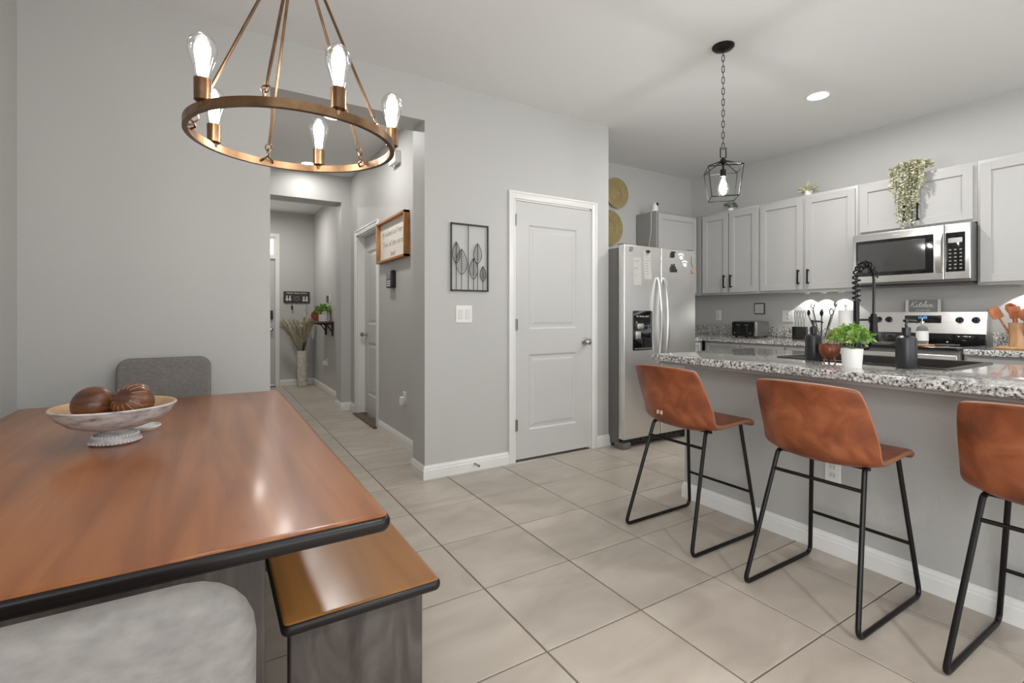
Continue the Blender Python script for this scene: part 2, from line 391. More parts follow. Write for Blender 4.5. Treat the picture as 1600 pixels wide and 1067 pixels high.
# door casings (profiled trim around openings)
def casing(bm, M, u0, u1, v1, wd=.057):
    """u0,u1,v1 inner opening; profiled boards"""
    for (a, b, c, d) in ((u0 - wd, u0, 0, v1 + wd), (u1, u1 + wd, 0, v1 + wd), (u0, u1, v1, v1 + wd)):
        box(bm, (a, c, 0), (b, d, .012), .002, M)
    box(bm, (u0 - wd, 0, .012), (u0 - wd + .016, v1 + wd, .018), .002, M); box(bm, (u1 + wd - .016, 0, .012), (u1 + wd, v1 + wd, .018), .002, M)
    box(bm, (u0 - wd + .016, v1 + wd - .016, .012), (u1 + wd - .016, v1 + wd, .018), .002, M)
    box(bm, (u0 - .012, 0, .012), (u0 - .004, v1 + .008, .015), 0, M); box(bm, (u1 + .004, 0, .012), (u1 + .012, v1 + .008, .015), 0, M)
PANELP = [(0, 0), (.006, -.003), (.014, -.010), (.034, -.010), (.050, -.005), (.058, -.004)]
def panel_door(bm, M, u0, u1, v0, v1, panels, th=.035):
    """moulded two panel door, w=0 front face"""
    us = [(u0, panels[0][0]), (panels[0][1], u1)]
    pu0, pu1 = panels[0][0], panels[0][1]
    box(bm, (u0, v0, -th), (pu0, v1, 0), 0, M); box(bm, (pu1, v0, -th), (u1, v1, 0), 0, M)
    vs = [v0] + [q for p in panels for q in p[2:]] + [v1]
    for a, b in zip(vs[::2], vs[1::2]): box(bm, (pu0, a, -th), (pu1, b, 0), 0, M)
    for p in panels: relief(bm, M, p[0], p[1], p[2], p[3], PANELP)
    box(bm, (pu0, v0, -th), (pu1, v1, -.02), 0, M)
def knob(M, u, v, w, parent, name='knob', s=1):
    bm = newbm(); c = M(u, v, w); ax = (M(u, v, w + 1) - c).normalized()
    rot = ax.to_track_quat('Z', 'Y').to_matrix()
    lathe(bm, [(0, 0), (.033 * s, 0), (.033 * s, .006), (.014 * s, .012), (.011 * s, .03), (.02 * s, .036), (.027 * s, .048), (.026 * s, .06), (.017 * s, .068), (0, .07)], c, 24, lambda x, y, z: rot @ Vector((x, y, z)))
    return obj(name, bm, M_chrome, parent)
# pantry door
bm = newbm(); casing(bm, MY(YF), PD0, PD1, PDZ); box(bm, (PD0 - .001, YF + .002, 0), (PD0 + .012, 3.32, PDZ)); box(bm, (PD1 - .012, YF + .002, 0), (PD1 + .001, 3.32, PDZ)); box(bm, (PD0, YF + .002, PDZ - .012), (PD1, 3.32, PDZ + .001)); struct('trim_1', bm, M_trim, 30)
bm = newbm(); panel_door(bm, MY(YF + .004), PD0 + .014, PD1 - .014, .018, PDZ - .016, [(2.13, 2.615, .235, .83), (2.13, 2.615, 1.03, 1.85)])
d1 = struct('door_1', bm, M_door)
knob(MY(YF + .004), 2.70, .915, 0, d1, 'door_handle')
for z in (.24, 1.02, 1.83):
    bm = newbm(); tube(bm, [(PD0 + .008, YF - .006, z), (PD0 + .008, YF - .006, z + .09)], .007); box(bm, (PD0 + .008, YF - .001, z + .002), (PD0 + .03, YF + .003, z + .088)); obj('hinge', bm, M_hinge, d1)
# hall door (recessed in its jamb)
MH = MX(HX)
bm = newbm(); casing(bm, MH, D0, D1, DZ, .06); box(bm, (HX + .002, D0 - .001, 0), (HX + .12, D0 + .014, DZ)); box(bm, (HX + .002, D1 - .014, 0), (HX + .12, D1 + .001, DZ)); box(bm, (HX + .002, D0, DZ - .014), (HX + .12, D1, DZ + .001)); struct('trim_2', bm, M_trim, 30)
bm = newbm(); panel_door(bm, MX(HX + .085), D0 + .016, D1 - .016, .03, DZ - .018, [(D0 + .13, D1 - .13, .235, .83), (D0 + .13, D1 - .13, 1.03, 1.85)])
d2 = struct('door_2', bm, M_door)
knob(MX(HX + .085), D1 - .08, .915, 0, d2, 'door_handle')
bm = newbm(); box(bm, (1.385, D0 - .03, .0), (1.53, D1 + .02, .016), .004); tag(obj('threshold', bm, M_darkwood), 'brown wooden threshold strip under the white hall door', 'threshold')
# front door with transom light
bm = newbm(); MF = MY(YE)
box(bm, (.872, 0, 0), (.935, 2.42, .015), .003, MF); box(bm, (.2, 2.36, 0), (.872, 2.42, .015), .003, MF); box(bm, (.2, 2.02, -.02), (.872, 2.06, .012), .002, MF); struct('trim_3', bm, M_trim)
bm = newbm(); panel_door(bm, MY(YE + .03), .0 + .2, .868, .02, 2.02, [(.33, .74, .235, .83), (.33, .74, 1.03, 1.85)]); d3 = struct('door_3', bm, M_door)
knob(MY(YE + .03), .815, .905, 0, d3, 'door_handle')
bm = newbm(); rslab(bm, .79, .84, 1.06, 1.20, 0, .03, .01, .004, MY(YE + .03)); obj('keypad_lock', bm, M_blackp, d3)
bm = newbm(); box(bm, (.2, YE + .03, 2.06), (.872, YE + .04, 2.36)); wn = struct('window_1', bm, M_daylite)
bm = newbm(); box(bm, (.845, YE + .01, 2.06), (.872, YE + .03, 2.36)); box(bm, (.2, YE + .01, 2.33), (.845, YE + .03, 2.36)); box(bm, (.2, YE + .01, 2.06), (.845, YE + .03, 2.09)); obj('window_frame', bm, M_trim, wn)
bm = newbm(); box(bm, (.2, YE - .1, 0), (.872, YE + .1, .014), .003); tag(obj('door_sill', bm, M_hinge), 'metal sill under the white front door', 'threshold')

# ------------------------------------------------------------------ CABINETS (right wall)
def handle(M, u, v0, v1, w, parent):
    bm = newbm(); box(bm, (u - .006, v0, w + .024), (u + .006, v1, w + .034), .001, M)
    box(bm, (u - .005, v0 + .004, w), (u + .005, v0 + .016, w + .024), 0, M); box(bm, (u - .005, v1 - .016, w), (u + .005, v1 - .004, w + .024), 0, M)
    return obj('handle', bm, M_black, parent)
def shaker(M, u0, u1, v0, v1, parent, w=0, fr=.058, name='door'):
    bm = newbm()
    box(bm, (u0, v0, w), (u0 + fr, v1, w + .02), .0012, M); box(bm, (u1 - fr, v0, w), (u1, v1, w + .02), .0012, M)
    box(bm, (u0 + fr, v0, w), (u1 - fr, v0 + fr, w + .02), .0012, M); box(bm, (u0 + fr, v1 - fr, w), (u1 - fr, v1, w + .02), .0012, M)
    box(bm, (u0 + fr - .003, v0 + fr - .003, w), (u1 - fr + .003, v1 - fr + .003, w + .009), 0, M)
    return obj(name, bm, M_cab, parent, smooth=0)
CF = 4.71; MC = MX(CF); CB, CT = 1.355, 2.25
def cabinet(label, y0, y1, z0, z1, doors, side=None):
    t = thing('wall_cabinet', label, 'cabinet', (4.99, (y0 + y1) / 2, z0), 'grey shaker wall cabinets')
    bm = newbm(); box(bm, (CF, y0 + .0005, z0), (4.998, y1 - .0005, z1), .001); obj('body', bm, M_cab, t)
    for (a, b, hu, hz) in doors:
        d = shaker(MC, a, b, z0 + .02, z1 - .025, t)
        if hu is not None: handle(MC, hu, hz, hz + .135, .02, d)
    return t
cabinet('grey two-door wall cabinet nearest the corner, above the toaster', 2.885, 3.56, CB, CT, [(3.228, 3.545, 3.262, 1.425), (2.90, 3.214, 3.183, 1.425)])
cabinet('grey two-door wall cabinet with handles meeting, left of the microwave', 2.005, 2.885, CB, CT, [(2.455, 2.87, 2.487, 1.425), (2.022, 2.432, 2.40, 1.425)])
cabinet('short grey two-door wall cabinet above the microwave, trailing plant on it', 1.24, 2.005, 1.815, CT, [(1.628, 1.985, 1.665, 1.875), (1.262, 1.615, 1.578, 1.875)])
cabinet('tall grey wall cabinet right of the microwave at the frame edge', .44, 1.24, CB, CT, [(.845, 1.222, None, 0), (.46, .832, None, 0)])
# corner filler panel and corner cabinet facing the room
t = thing('corner_filler', 'narrow grey filler panel between corner cabinet and wall cabinet', 'cabinet', (4.99, 3.7, CB))
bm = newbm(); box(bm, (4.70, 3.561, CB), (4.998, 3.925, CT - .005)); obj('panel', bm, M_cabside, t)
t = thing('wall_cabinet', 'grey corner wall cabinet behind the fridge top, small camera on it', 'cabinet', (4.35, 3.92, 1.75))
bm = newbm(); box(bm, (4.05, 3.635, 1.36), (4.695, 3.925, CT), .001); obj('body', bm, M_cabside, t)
shaker(MY(3.635), 4.065, 4.68, 1.38, CT - .025, t)

# ------------------------------------------------------------------ BASE CABINETS + COUNTERS
ZC = .908
def base_cab(label, lo, hi, M, doors):
    t = thing('base_cabinet', label, 'cabinet', ((lo[0] + hi[0]) / 2, (lo[1] + hi[1]) / 2, 0))
    bm = newbm(); box(bm, lo, hi, .001); obj('body', bm, M_cab, t)
    for a, b in doors:
        dr = shaker(M, a, b, .70, .85, t, fr=.03, name='drawer'); handle_h(M, (a + b) / 2, .775, dr)
        shaker(M, a, b, .12, .68, t)
    return t
def handle_h(M, u, v, parent):
    bm = newbm(); box(bm, (u - .065, v - .006, .044), (u + .065, v + .006, .054), .001, M); box(bm, (u - .06, v - .005, .02), (u - .05, v + .005, .044), 0, M); box(bm, (u + .05, v - .005, .02), (u + .06, v + .005, .044), 0, M)
    obj('handle', bm, M_black, parent)
base_cab('grey base cabinets under the granite counter left of the range', (4.41, 2.0, 0), (4.99, 3.3, .868), MX(4.41), [(2.02, 2.44), (2.46, 2.88), (2.9, 3.28)])
base_cab('grey base cabinet beside the fridge on the back wall', (3.92, 3.335, 0), (4.41, 3.92, .868), MY(3.335), [(3.94, 4.36)])
base_cab('grey base cabinet right of the range under granite', (4.41, .0, 0), (4.99, 1.23, .868), MX(4.41), [(.82, 1.21), (.42, .80)])
t = thing('kitchen_counter', 'L-shaped speckled granite counter left of the range with low splashback', 'counter', (4.7, 2.9, .868))
bm = newbm()
P = [(3.90, 3.305), (4.37, 3.305), (4.37, 2.0), (4.997, 2.0), (4.997, 3.925), (3.90, 3.925)]
def prism(bm, P, z0, z1):
    a = [bm.verts.new((x, y, z0)) for x, y in P]; b = [bm.verts.new((x, y, z1)) for x, y in P]
    bm.faces.new(a[::-1]); bm.faces.new(b)
    for i in range(len(P)): bm.faces.new((a[i], a[(i + 1) % len(P)], b[(i + 1) % len(P)], b[i]))
prism(bm, P, .869, ZC); bmesh.ops.bevel(bm, geom=[e for e in bm.edges], offset=.005, segments=2, affect='EDGES'); obj('worktop', bm, M_gran, t)
bm = newbm(); box(bm, (4.978, 2.0, ZC), (4.998, 3.905, 1.01), .002); tag(obj('splashback', bm, M_gran), 'low granite splashback strip on the wall behind the toaster', 'splashback')
bm = newbm(); box(bm, (3.90, 3.906, ZC), (4.977, 3.926, 1.01), .002); tag(obj('splashback', bm, M_gran), 'low granite splashback strip beside the fridge on the back wall', 'splashback')
t = thing('kitchen_counter', 'speckled granite counter right of the range under the utensil crock', 'counter', (4.7, .6, .868))
bm = newbm(); rslab(bm, 4.37, 4.997, .0, 1.225, .869, ZC, .004, .006); obj('worktop', bm, M_gran, t)
bm = newbm(); box(bm, (4.978, .0, ZC), (4.998, 1.225, 1.01), .002); tag(obj('splashback', bm, M_gran), 'low granite splashback strip behind the wooden utensil crock', 'splashback')

# ------------------------------------------------------------------ ISLAND
SX0, SX1, SY0, SY1 = 2.668, 3.222, .785, 1.55
t = thing('kitchen_island', 'grey painted kitchen island wall behind the bar stools', 'island', (2.85, .45, 0))
bm = newbm(); box(bm, (IX, -1.2, 0), (IX + .11, IY, .868)); box(bm, (IX + .11, IY - .11, 0), (3.15, IY, .868)); obj('half_wall', bm, M_isl, t, smooth=0)
bm = newbm(); box(bm, (3.13, -1.2, .1), (3.15, IY - .11, .868)); box(bm, (3.1, -1.2, 0), (3.12, IY - .11, .1)); obj('cabinet_front', bm, M_cab, t)
bm = newbm(); box(bm, (2.31, -1.1, .850), (IX - .002, IY + .0, .868), .002); obj('support_board', bm, M_cab, t)
bm = newbm()
def hole_slab(bm, X0, X1, Y0, Y1, z0, z1, h, re=.008):
    prof = [(.004, z0)] + [(re - re * math.cos(R(a)), z1 - re + re * math.sin(R(a))) for a in (0, 30, 60, 90)]
    prof.insert(1, (0, z0 + .004))
    rings = []
    for ins, z in prof: rings.append([bm.verts.new((x, y, z)) for x, y in ((X0 + ins, Y0 + ins), (X1 - ins, Y0 + ins), (X1 - ins, Y1 - ins), (X0 + ins, Y1 - ins))])
    for z in (z1, z0): rings.append([bm.verts.new((x, y, z)) for x, y in ((h[0], h[2]), (h[1], h[2]), (h[1], h[3]), (h[0], h[3]))])
    rings.append(rings[0])
    for A, B in zip(rings, rings[1:]):
        for i in range(4): bm.faces.new((A[i], A[(i + 1) % 4], B[(i + 1) % 4], B[i]))
hole_slab(bm, 2.258, 3.22 + .04, -1.25, 2.062, .869, ZC, (SX0 + .01, SX1 - .01, SY0 + .01, SY1 - .01))
tag(obj('island_countertop', bm, M_gran), 'speckled white and black granite slab on the kitchen island', 'countertop')
# sink
t = thing('kitchen_sink', 'dark drop-in sink set into the island granite', 'sink', (2.945, 1.17, ZC - .2))
bm = newbm()
def sring(i, z): return [bm.verts.new((x, y, z)) for x, y in rring(SX0 + i, SX1 - i, SY0 + i, SY1 - i, max(.03 - i * .3, .01), 4)]
rs = [sring(0, ZC), sring(.002, ZC + .006), sring(.028, ZC + .006), sring(.032, ZC), sring(.036, ZC - .2), sring(.06, ZC - .215)]
for A, B in zip(rs, rs[1:]):
    for i in range(len(A)): bm.faces.new((A[i], A[(i + 1) % len(A)], B[(i + 1) % len(A)], B[i]))
bm.faces.new(rs[-1]); obj('basin', bm, M_sink, t)
bm = newbm(); lathe(bm, [(0, 0), (.03, 0), (.045, .002), (.045, -.004)], (2.945, 1.17, ZC - .211)); obj('drain', bm, M_chrome, t)
# faucet with spring neck
FX, FY = 2.745, 1.176
t = thing('spring_faucet', 'tall black spring-neck kitchen faucet behind the white plant pot', 'faucet', (FX, FY, ZC + .006))
dx, dy = .145, -.018
H0 = ZC + .006
bm = newbm(); lathe(bm, [(0, 0), (.028, 0), (.028, .012), (.02, .02), (.02, .10), (.015, .11)], (FX, FY, H0)); obj('base', bm, M_black, t)
bm = newbm(); tube(bm, [(FX, FY, H0 + .1), (FX, FY, H0 + .30)], .013, 12); obj('riser', bm, M_black, t)
arc = [Vector((FX, FY, H0 + .30)), Vector((FX, FY, H0 + .40))]
for k in range(1, 13):
    a = PI - PI * k / 13; arc.append(Vector((FX + dx / 2 + dx / 2 * math.cos(a), FY + (dy / 2 + dy / 2 * math.cos(a)), H0 + .40 + .085 * math.sin(a))))
arc += [Vector((FX + dx, FY + dy, H0 + .38)), Vector((FX + dx - .005, FY + dy, H0 + .22))]
bm = newbm(); tube(bm, arc, .0065, 8); obj('hose', bm, M_blackp, t)
bm = newbm(); pts = []; L = [0]
for a, b in zip(arc, arc[1:]): L.append(L[-1] + (b - a).length)
def along(s):
    for i in range(len(arc) - 1):
        if s <= L[i + 1] or i == len(arc) - 2:
            k = (s - L[i]) / (L[i + 1] - L[i]); return arc[i].lerp(arc[i + 1], k), (arc[i + 1] - arc[i]).normalized()
SL = L[-3]; turns = 13; N_ = turns * 10
for k in range(N_ + 1):
    p, tn = along(SL * k / N_); a = Vector((dy, -dx, 0)).normalized(); b = tn.cross(a)
    th = 2 * PI * k / 10; pts.append(p + (a * math.cos(th) + b * math.sin(th)) * .0165)
tube(bm, pts, .0042, 6); obj('spring', bm, M_black, t)
bm = newbm(); hx, hy = FX + dx - .005, FY + dy
lathe(bm, [(0, .10), (.017, .10), (.022, .11), (.019, .15), (.015, .2), (.013, .235), (0, .235)], (hx, hy, H0)); obj('spray_head', bm, M_black, t)
bm = newbm(); tube(bm, [(FX, FY, H0 + .205), (hx, hy, H0 + .205)], .005); lathe(bm, [(.015, .19), (.021, .19), (.021, .22), (.015, .22)], (hx, hy, H0)); obj('holder_arm', bm, M_black, t)
bm = newbm(); tube(bm, [(FX, FY - .015, H0 + .06), (FX, FY - .05, H0 + .065), (FX, FY - .07, H0 + .11)], .006); obj('lever', bm, M_black, t)

# ------------------------------------------------------------------ FRIDGE
FL, FR_, FYf, FZ = 2.955, 3.872, 3.0, 1.735
t = thing('refrigerator', 'stainless side-by-side refrigerator with water dispenser and magnets', 'refrigerator', (3.41, 3.45, 0))
bm = newbm(); box(bm, (FL + .012, 3.085, .03), (FR_ - .004, 3.88, FZ - .02), .004); obj('cabinet_body', bm, M_steel_d, t)
MFR = MY(3.07)
def fdoor(u0, u1, hole=None):
    bm = newbm()
    if hole:
        h = hole
        rslab(bm, u0, u1, h[3], FZ, 0, .07, .002, .006, MFR); rslab(bm, u0, u1, .085, h[2], 0, .07, .002, .006, MFR)
        box(bm, (u0, h[2] - .007, .0), (h[0], h[3] + .007, .07), 0, MFR); box(bm, (h[1], h[2] - .007, .0), (u1, h[3] + .007, .07), 0, MFR)
        box(bm, (h[0], h[2] - .002, 0), (h[1], h[3] + .002, .005), 0, MFR)
        bmesh.ops.delete(bm, geom=[], context='VERTS')
    else: rslab(bm, u0, u1, .085, FZ, 0, .07, .004, .008, MFR)
    return obj('door', bm, M_steel, t)
DH = (3.055, 3.29, .835, 1.175)
dL = newbm(); rslab(dL, FL, 3.398, .085, FZ, 0, .07, .004, .008, MFR); dL = obj('door', dL, M_steel, t)
dR = fdoor(3.406, FR_)
bm = newbm(); rslab(bm, DH[0], DH[1], DH[2], DH[3], .068, .074, .012, .002, MFR); disp = obj('dispenser', bm, M_glassblk, t)
bm = newbm(); box(bm, (3.10, 1.02, .074), (3.175, 1.065, .085), .003, MFR); box(bm, (3.075, .935, .074), (3.135, 1.0, .09), .004, MFR); obj('paddle', bm, M_steel, disp)
bm = newbm(); box(bm, (3.07, .845, .074), (3.275, .855, .084), .002, MFR); obj('drip_tray', bm, M_steel_d, disp)
text('ICE  WATER  LIGHT', .018, MFR, 3.172, 1.125, .0745, M_alum, disp, width=.15)
for u in (3.362, 3.442):
    bm = newbm(); pts = []
    for k in range(17):
        q = k / 16; pts.append((u, FYf - .012 - .05 * math.sin(PI * q) ** .6, .72 + .75 * q))
    for i in range(16):
        pass
    # flat bar: rectangular sweep
    prev = None; half = .013
    rings = []
    for p in pts:
        rings.append([bm.verts.new((p[0] + a, p[1] + b, p[2])) for a, b in ((-half, 0), (half, 0), (half, .014), (-half, .014))])
    for A, B in zip(rings, rings[1:]):
        for i in range(4): bm.faces.new((A[i], A[(i + 1) % 4], B[(i + 1) % 4], B[i]))
    bm.faces.new(rings[0][::-1]); bm.faces.new(rings[-1])
    obj('handle', bm, M_steel, t)
bm = newbm(); box(bm, (FL + .03, 3.04, .03), (FR_ - .02, 3.1, .08), .004); [box(bm, (x, 3.035, .045), (x + .04, 3.041, .065)) for x in [FL + .12 + .06 * i for i in range(12)]]; obj('toe_grille', bm, M_blackp, t)
for x in (FL + .0, FR_ - .09):
    bm = newbm(); box(bm, (x, 3.01, 0), (x + .09, 3.12, .055), .006); obj('foot', bm, M_steel_d, t)
for x in (FL + .01, FR_ - .06):
    bm = newbm(); box(bm, (x, 3.02, FZ), (x + .05, 3.09, FZ + .012), .003); obj('hinge_cover', bm, M_steel_d, t)
# papers and magnets on the doors
MP = MY(FYf - .0005)
def paper(label, u0, u1, v0, v1, tilt, lines):
    o = thing('paper_note', label, 'paper', (0, 0, 0), None)
    bm = newbm(); N = 6; rows = []
    for k in range(N + 1):
        q = k / N; v = v0 + (v1 - v0) * q
        lift = .006 * (1 - q) ** 2 + .001
        rows.append([bm.verts.new(MP(u + tilt * (q - .5), v, lift)) for u in (u0, u1)])
    for A, B in zip(rows, rows[1:]): bm.faces.new((A[0], A[1], B[1], B[0]))
    e = bmesh.ops.solidify(bm, geom=bm.faces[:], thickness=.0008)
    obj('sheet', bm, M_paper, o)
    bm = newbm(); random.seed(int(u0 * 1000))
    for k in range(lines):
        v = v1 - .03 - (v1 - v0 - .05) * k / lines; q = (v - v0) / (v1 - v0)
        a = u0 + .012 + tilt * (q - .5); b = a + random.uniform(.03, u1 - u0 - .025)
        pts = [MP(a + (b - a) * i / 12, v + random.uniform(-.004, .004), .006 * (1 - q) ** 2 + .0045) for i in range(13)]
        tube(bm, pts, .0011, 4)
    obj('handwriting', bm, M_ink, o, kind='stuff')
    o2 = o; return o
paper('white paper note on the left fridge door, left of the two, torn lower edge', 3.058, 3.15, 1.395, 1.63, .0, 3)
paper('narrow white handwritten list on the fridge, right of the two notes', 3.185, 3.272, 1.45, 1.69, -.01, 8)
def magnet(label, build, m):
    bm = newbm(); build(bm); o = obj('fridge_magnet', bm, m); return tag(o, label, 'magnet', 'magnets on the fridge doors')
def disc(u, v, r, th=.006): return lambda bm: lathe(bm, [(0, th), (r * .6, th), (r * .65, th + .002), (r * .9, th + .002), (r, th * .5), (r, 0), (0, 0)], MP(u, v, 0), 20, LYM)
magnet('round silver magnet at the top left corner of the fridge', disc(3.035, 1.700, .022), M_chrome)
magnet('dark clip magnet holding the narrow list on the fridge', lambda bm: (rslab(bm, 3.215, 3.25, 1.675, 1.70, .001, .014, .005, .003, MP)), M_blackp)
def cap(bm): rslab(bm, 3.525, 3.575, 1.655, 1.70, 0, .008, .012, .003, MP); rslab(bm, 3.535, 3.585, 1.695, 1.712, 0, .008, .006, .003, MP)
magnet('dark square magnet at the top of the right fridge door', cap, M_blackp)
def paw(u, v, s=1):
    def f(bm):
        rslab(bm, u - .022 * s, u + .022 * s, v - .022 * s, v + .008 * s, 0, .006, .012 * s, .002, MP)
        for a in (-1.5, -.5, .5, 1.5): lathe(bm, [(0, .006), (.007 * s, .005), (.009 * s, 0), (0, 0)], MP(u + a * .016 * s, v + (.026 - abs(a) * .006) * s, 0), 10, LYM)
    return f
magnet('white paw-shaped magnet, upper of the two on the right fridge door', paw(3.665, 1.668, 1.15), M_white)
magnet('white paw-shaped magnet, lower of the two on the right fridge door', paw(3.715, 1.605, 1.15), M_white)
def skyl(bm):
    for i, (u, h) in enumerate(((3.52, .045), (3.535, .07), (3.55, .06), (3.565, .075), (3.58, .05), (3.595, .03))): box(bm, (u, 1.525, 0), (u + .013, 1.525 + h, .006), .001, MP)
magnet('dark skyline-shaped magnet on the right fridge door', skyl, M_art)
def tall(bm): rslab(bm, 3.812, 3.858, 1.60, 1.685, 0, .007, .018, .003, MP); lathe(bm, [(0, .008), (.01, .007), (.012, 0), (0, 0)], MP(3.835, 1.592, 0), 12, LYM)
magnet('grey oval patterned magnet at the right edge of the fridge', tall, M_signw)
magnet('round brown wooden magnet at the right edge of the fridge', disc(3.835, 1.548, .028), M_pinew)

# ------------------------------------------------------------------ MICROWAVE
t = thing('microwave', 'stainless over-range microwave with dark glass door', 'microwave', (4.8, 1.61, 1.375))
bm = newbm(); box(bm, (4.62, 1.245, 1.385), (4.99, 1.995, 1.805), .003); obj('case', bm, M_steel_d, t)
MM = MX(4.62)
bm = newbm(); rslab(bm, 1.395, 1.993, 1.40, 1.803, 0, .028, .004, .005, MM); dr = obj('door', bm, M_steel, t)
bm = newbm(); rslab(bm, 1.455, 1.97, 1.455, 1.745, .026, .030, .006, .001, MM); obj('door_glass_border', bm, M_glassblk, dr)
bm = newbm(); rslab(bm, 1.505, 1.955, 1.485, 1.72, .029, .032, .004, .001, MM); obj('door_window', bm, M_mwglass, dr)
bm = newbm(); rings = []
for k in range(15):
    q = k / 14; z = 1.45 + .29 * q; wv = .033 + .034 * math.sin(PI * q) ** .5
    rings.append([bm.verts.new(MM(1.417 + a, z, wv + b)) for a, b in ((-.018, 0), (.018, 0), (.018, .012), (-.018, .012))])
for A, B in zip(rings, rings[1:]):
    for i in range(4): bm.faces.new((A[i], A[(i + 1) % 4], B[(i + 1) % 4], B[i]))
bm.faces.new(rings[0]); bm.faces.new(rings[-1]); obj('handle', bm, M_steel, dr)
bm = newbm(); rslab(bm, 1.247, 1.392, 1.40, 1.803, 0, .028, .004, .005, MM); cp = obj('control_panel', bm, M_steel, t)
bm = newbm(); rslab(bm, 1.275, 1.385, 1.455, 1.74, .026, .031, .006, .001, MM); obj('keypad', bm, M_glassblk, cp)
bm = newbm()
for r_ in range(6):
    for c_ in range(3): box(bm, (1.292 + c_ * .03, 1.475 + r_ * .027, .031), (1.306 + c_ * .03, 1.484 + r_ * .027, .0318), 0, MM)
obj('key_marks', bm, M_ink, cp)
bm = newbm(); box(bm, (1.29, 1.665, .031), (1.37, 1.70, .0316), 0, MM); obj('display', bm, plain('display_dark', srgb(50, 54, 58), .2), cp)
text('wave', .022, lambda u, v, w: MM(2 * 1.69 - u, v, w), 1.69, 1.773, .0285, M_alum, t, shear=.1)
bm = newbm(); box(bm, (4.625, 1.25, 1.372), (4.98, 1.99, 1.385)); obj('vent_grille', bm, M_blackp, t)

# ------------------------------------------------------------------ RANGE
t = thing('electric_range', 'stainless and black glass-top electric range with control backguard', 'stove', (4.68, 1.615, 0))
bm = newbm(); box(bm, (4.38, 1.242, .02), (4.97, 1.988, .895), .003); obj('body', bm, M_steel_d, t)
bm = newbm(); rslab(bm, 4.345, 4.93, 1.240, 1.990, .893, .915, .01, .006); obj('cooktop', bm, M_glassblk, t)
MR = MX(4.92)
bm = newbm(); box(bm, (1.245, .913, 0), (1.985, .995, .02), .002, MR); obj('backguard_base', bm, M_glassblk, t)
bm = newbm()   # tilted stainless face
vs = [(4.905, .99), (4.93, 1.163), (4.985, 1.163), (4.985, .913), (4.93, .913)]
A = [bm.verts.new((x, 1.243, z)) for x, z in vs]; B = [bm.verts.new((x, 1.987, z)) for x, z in vs]
bm.faces.new(A); bm.faces.new(B[::-1])
for i in range(5): bm.faces.new((A[i], A[(i + 1) % 5], B[(i + 1) % 5], B[i]))
bg = obj('backguard', bm, M_steel, t, smooth=0)
MRG = lambda u, v, w: Vector((4.905 + (v - .99) * .1445 - w, u, v))
bm = newbm(); rslab(bm, 1.51, 1.75, 1.075, 1.135, .0, .004, .003, .001, MRG); obj('control_display', bm, M_glassblk, bg)
text('12:05', .028, lambda u, v, w: MRG(2 * 1.63 - u, v, w), 1.63, 1.118, .0045, M_blue, bg)
for u in (1.862, 1.936, 1.305, 1.40):
    bm = newbm(); lathe(bm, [(0, .028), (.018, .026), (.02, .02), (.022, .004), (.025, 0), (0, 0)], MRG(u, 1.10, 0), 20, LXM); box(bm, (u - .003, 1.082, .02), (u + .003, 1.118, .034), .001, MRG); obj('knob', bm, M_blackp, bg)
for u in (1.18,): pass
MO = MX(4.38)
bm = newbm(); rslab(bm, 1.25, 1.98, .2, .86, 0, .035, .006, .004, MO); od = obj('oven_door', bm, M_steel, t)
bm = newbm(); rslab(bm, 1.30, 1.93, .3, .74, .034, .038, .006, .001, MO); obj('oven_window', bm, M_glassblk, od)
bm = newbm(); tube(bm, [MO(1.29, .82, .07), MO(1.94, .82, .07)], .012); tube(bm, [MO(1.32, .82, .03), MO(1.32, .82, .07)], .008); tube(bm, [MO(1.91, .82, .03), MO(1.91, .82, .07)], .008); obj('handle', bm, M_steel, od)
bm = newbm(); rslab(bm, 1.25, 1.98, .04, .19, 0, .035, .006, .004, MO); obj('drawer', bm, M_steel, t)
for (x, y, r_) in ((4.5, 1.43, .09), (4.5, 1.80, .11), (4.78, 1.43, .07), (4.78, 1.80, .09)):
    bm = newbm(); lathe(bm, [(r_ - .002, .0), (r_ - .002, .0006), (r_, .0006), (r_, 0)], (x, y, .9152), 32); obj('burner_ring', bm, M_ink, t)
bm = newbm(); tube(bm, [(4.8, 1.18, 1.06)] * 1 + [(4.81, 1.18, 1.06)], .001) if False else None
bm.free() if bm else None
# kitchen sign on the backguard
t = thing('kitchen_sign', 'small grey block sign with white script on top of the range', 'sign', (4.955, 1.635, 1.163))
bm = newbm(); box(bm, (4.945, 1.52, 1.164), (4.965, 1.752, 1.262), .002); obj('board', bm, M_signw, t)
for y_ in (1.52, 1.732):
    bm = newbm(); box(bm, (4.941, y_, 1.164), (4.945, y_ + .02, 1.262)); obj('side_strip', bm, M_alum, t)
def MXf(x0): return lambda u, v, w: Vector((x0 - w, -u, v))
STR = [[(.1,2.2),(-.1,1),(-.3,0)], [(1.3,2.3),(.5,1.45),(0,1.1),(.4,.9),(.75,.15),(1.1,0),(1.45,.3),(1.75,1),(1.7,.2),(1.9,0),(2.2,.35),(2.7,1.8),(2.5,.3),(2.7,0),(3.0,.3),(3.5,.95),(3.2,.9),(3.1,.3),(3.35,0),(3.75,.35),(4.3,1.9),(4.15,2.2),(3.95,1.2),(3.8,0),(4.0,.7),(4.3,.95),(4.35,.4),(4.5,0),(4.75,.25),(5.1,.7),(5.0,1),(4.8,.7),(4.85,.1),(5.15,0),(5.45,.35),(5.7,.95),(5.65,0),(5.85,.7),(6.15,.95),(6.2,.3),(6.4,0),(6.8,.35)], [(1.82,1.45),(1.86,1.55)], [(2.3,1.3),(3.1,1.4)]]
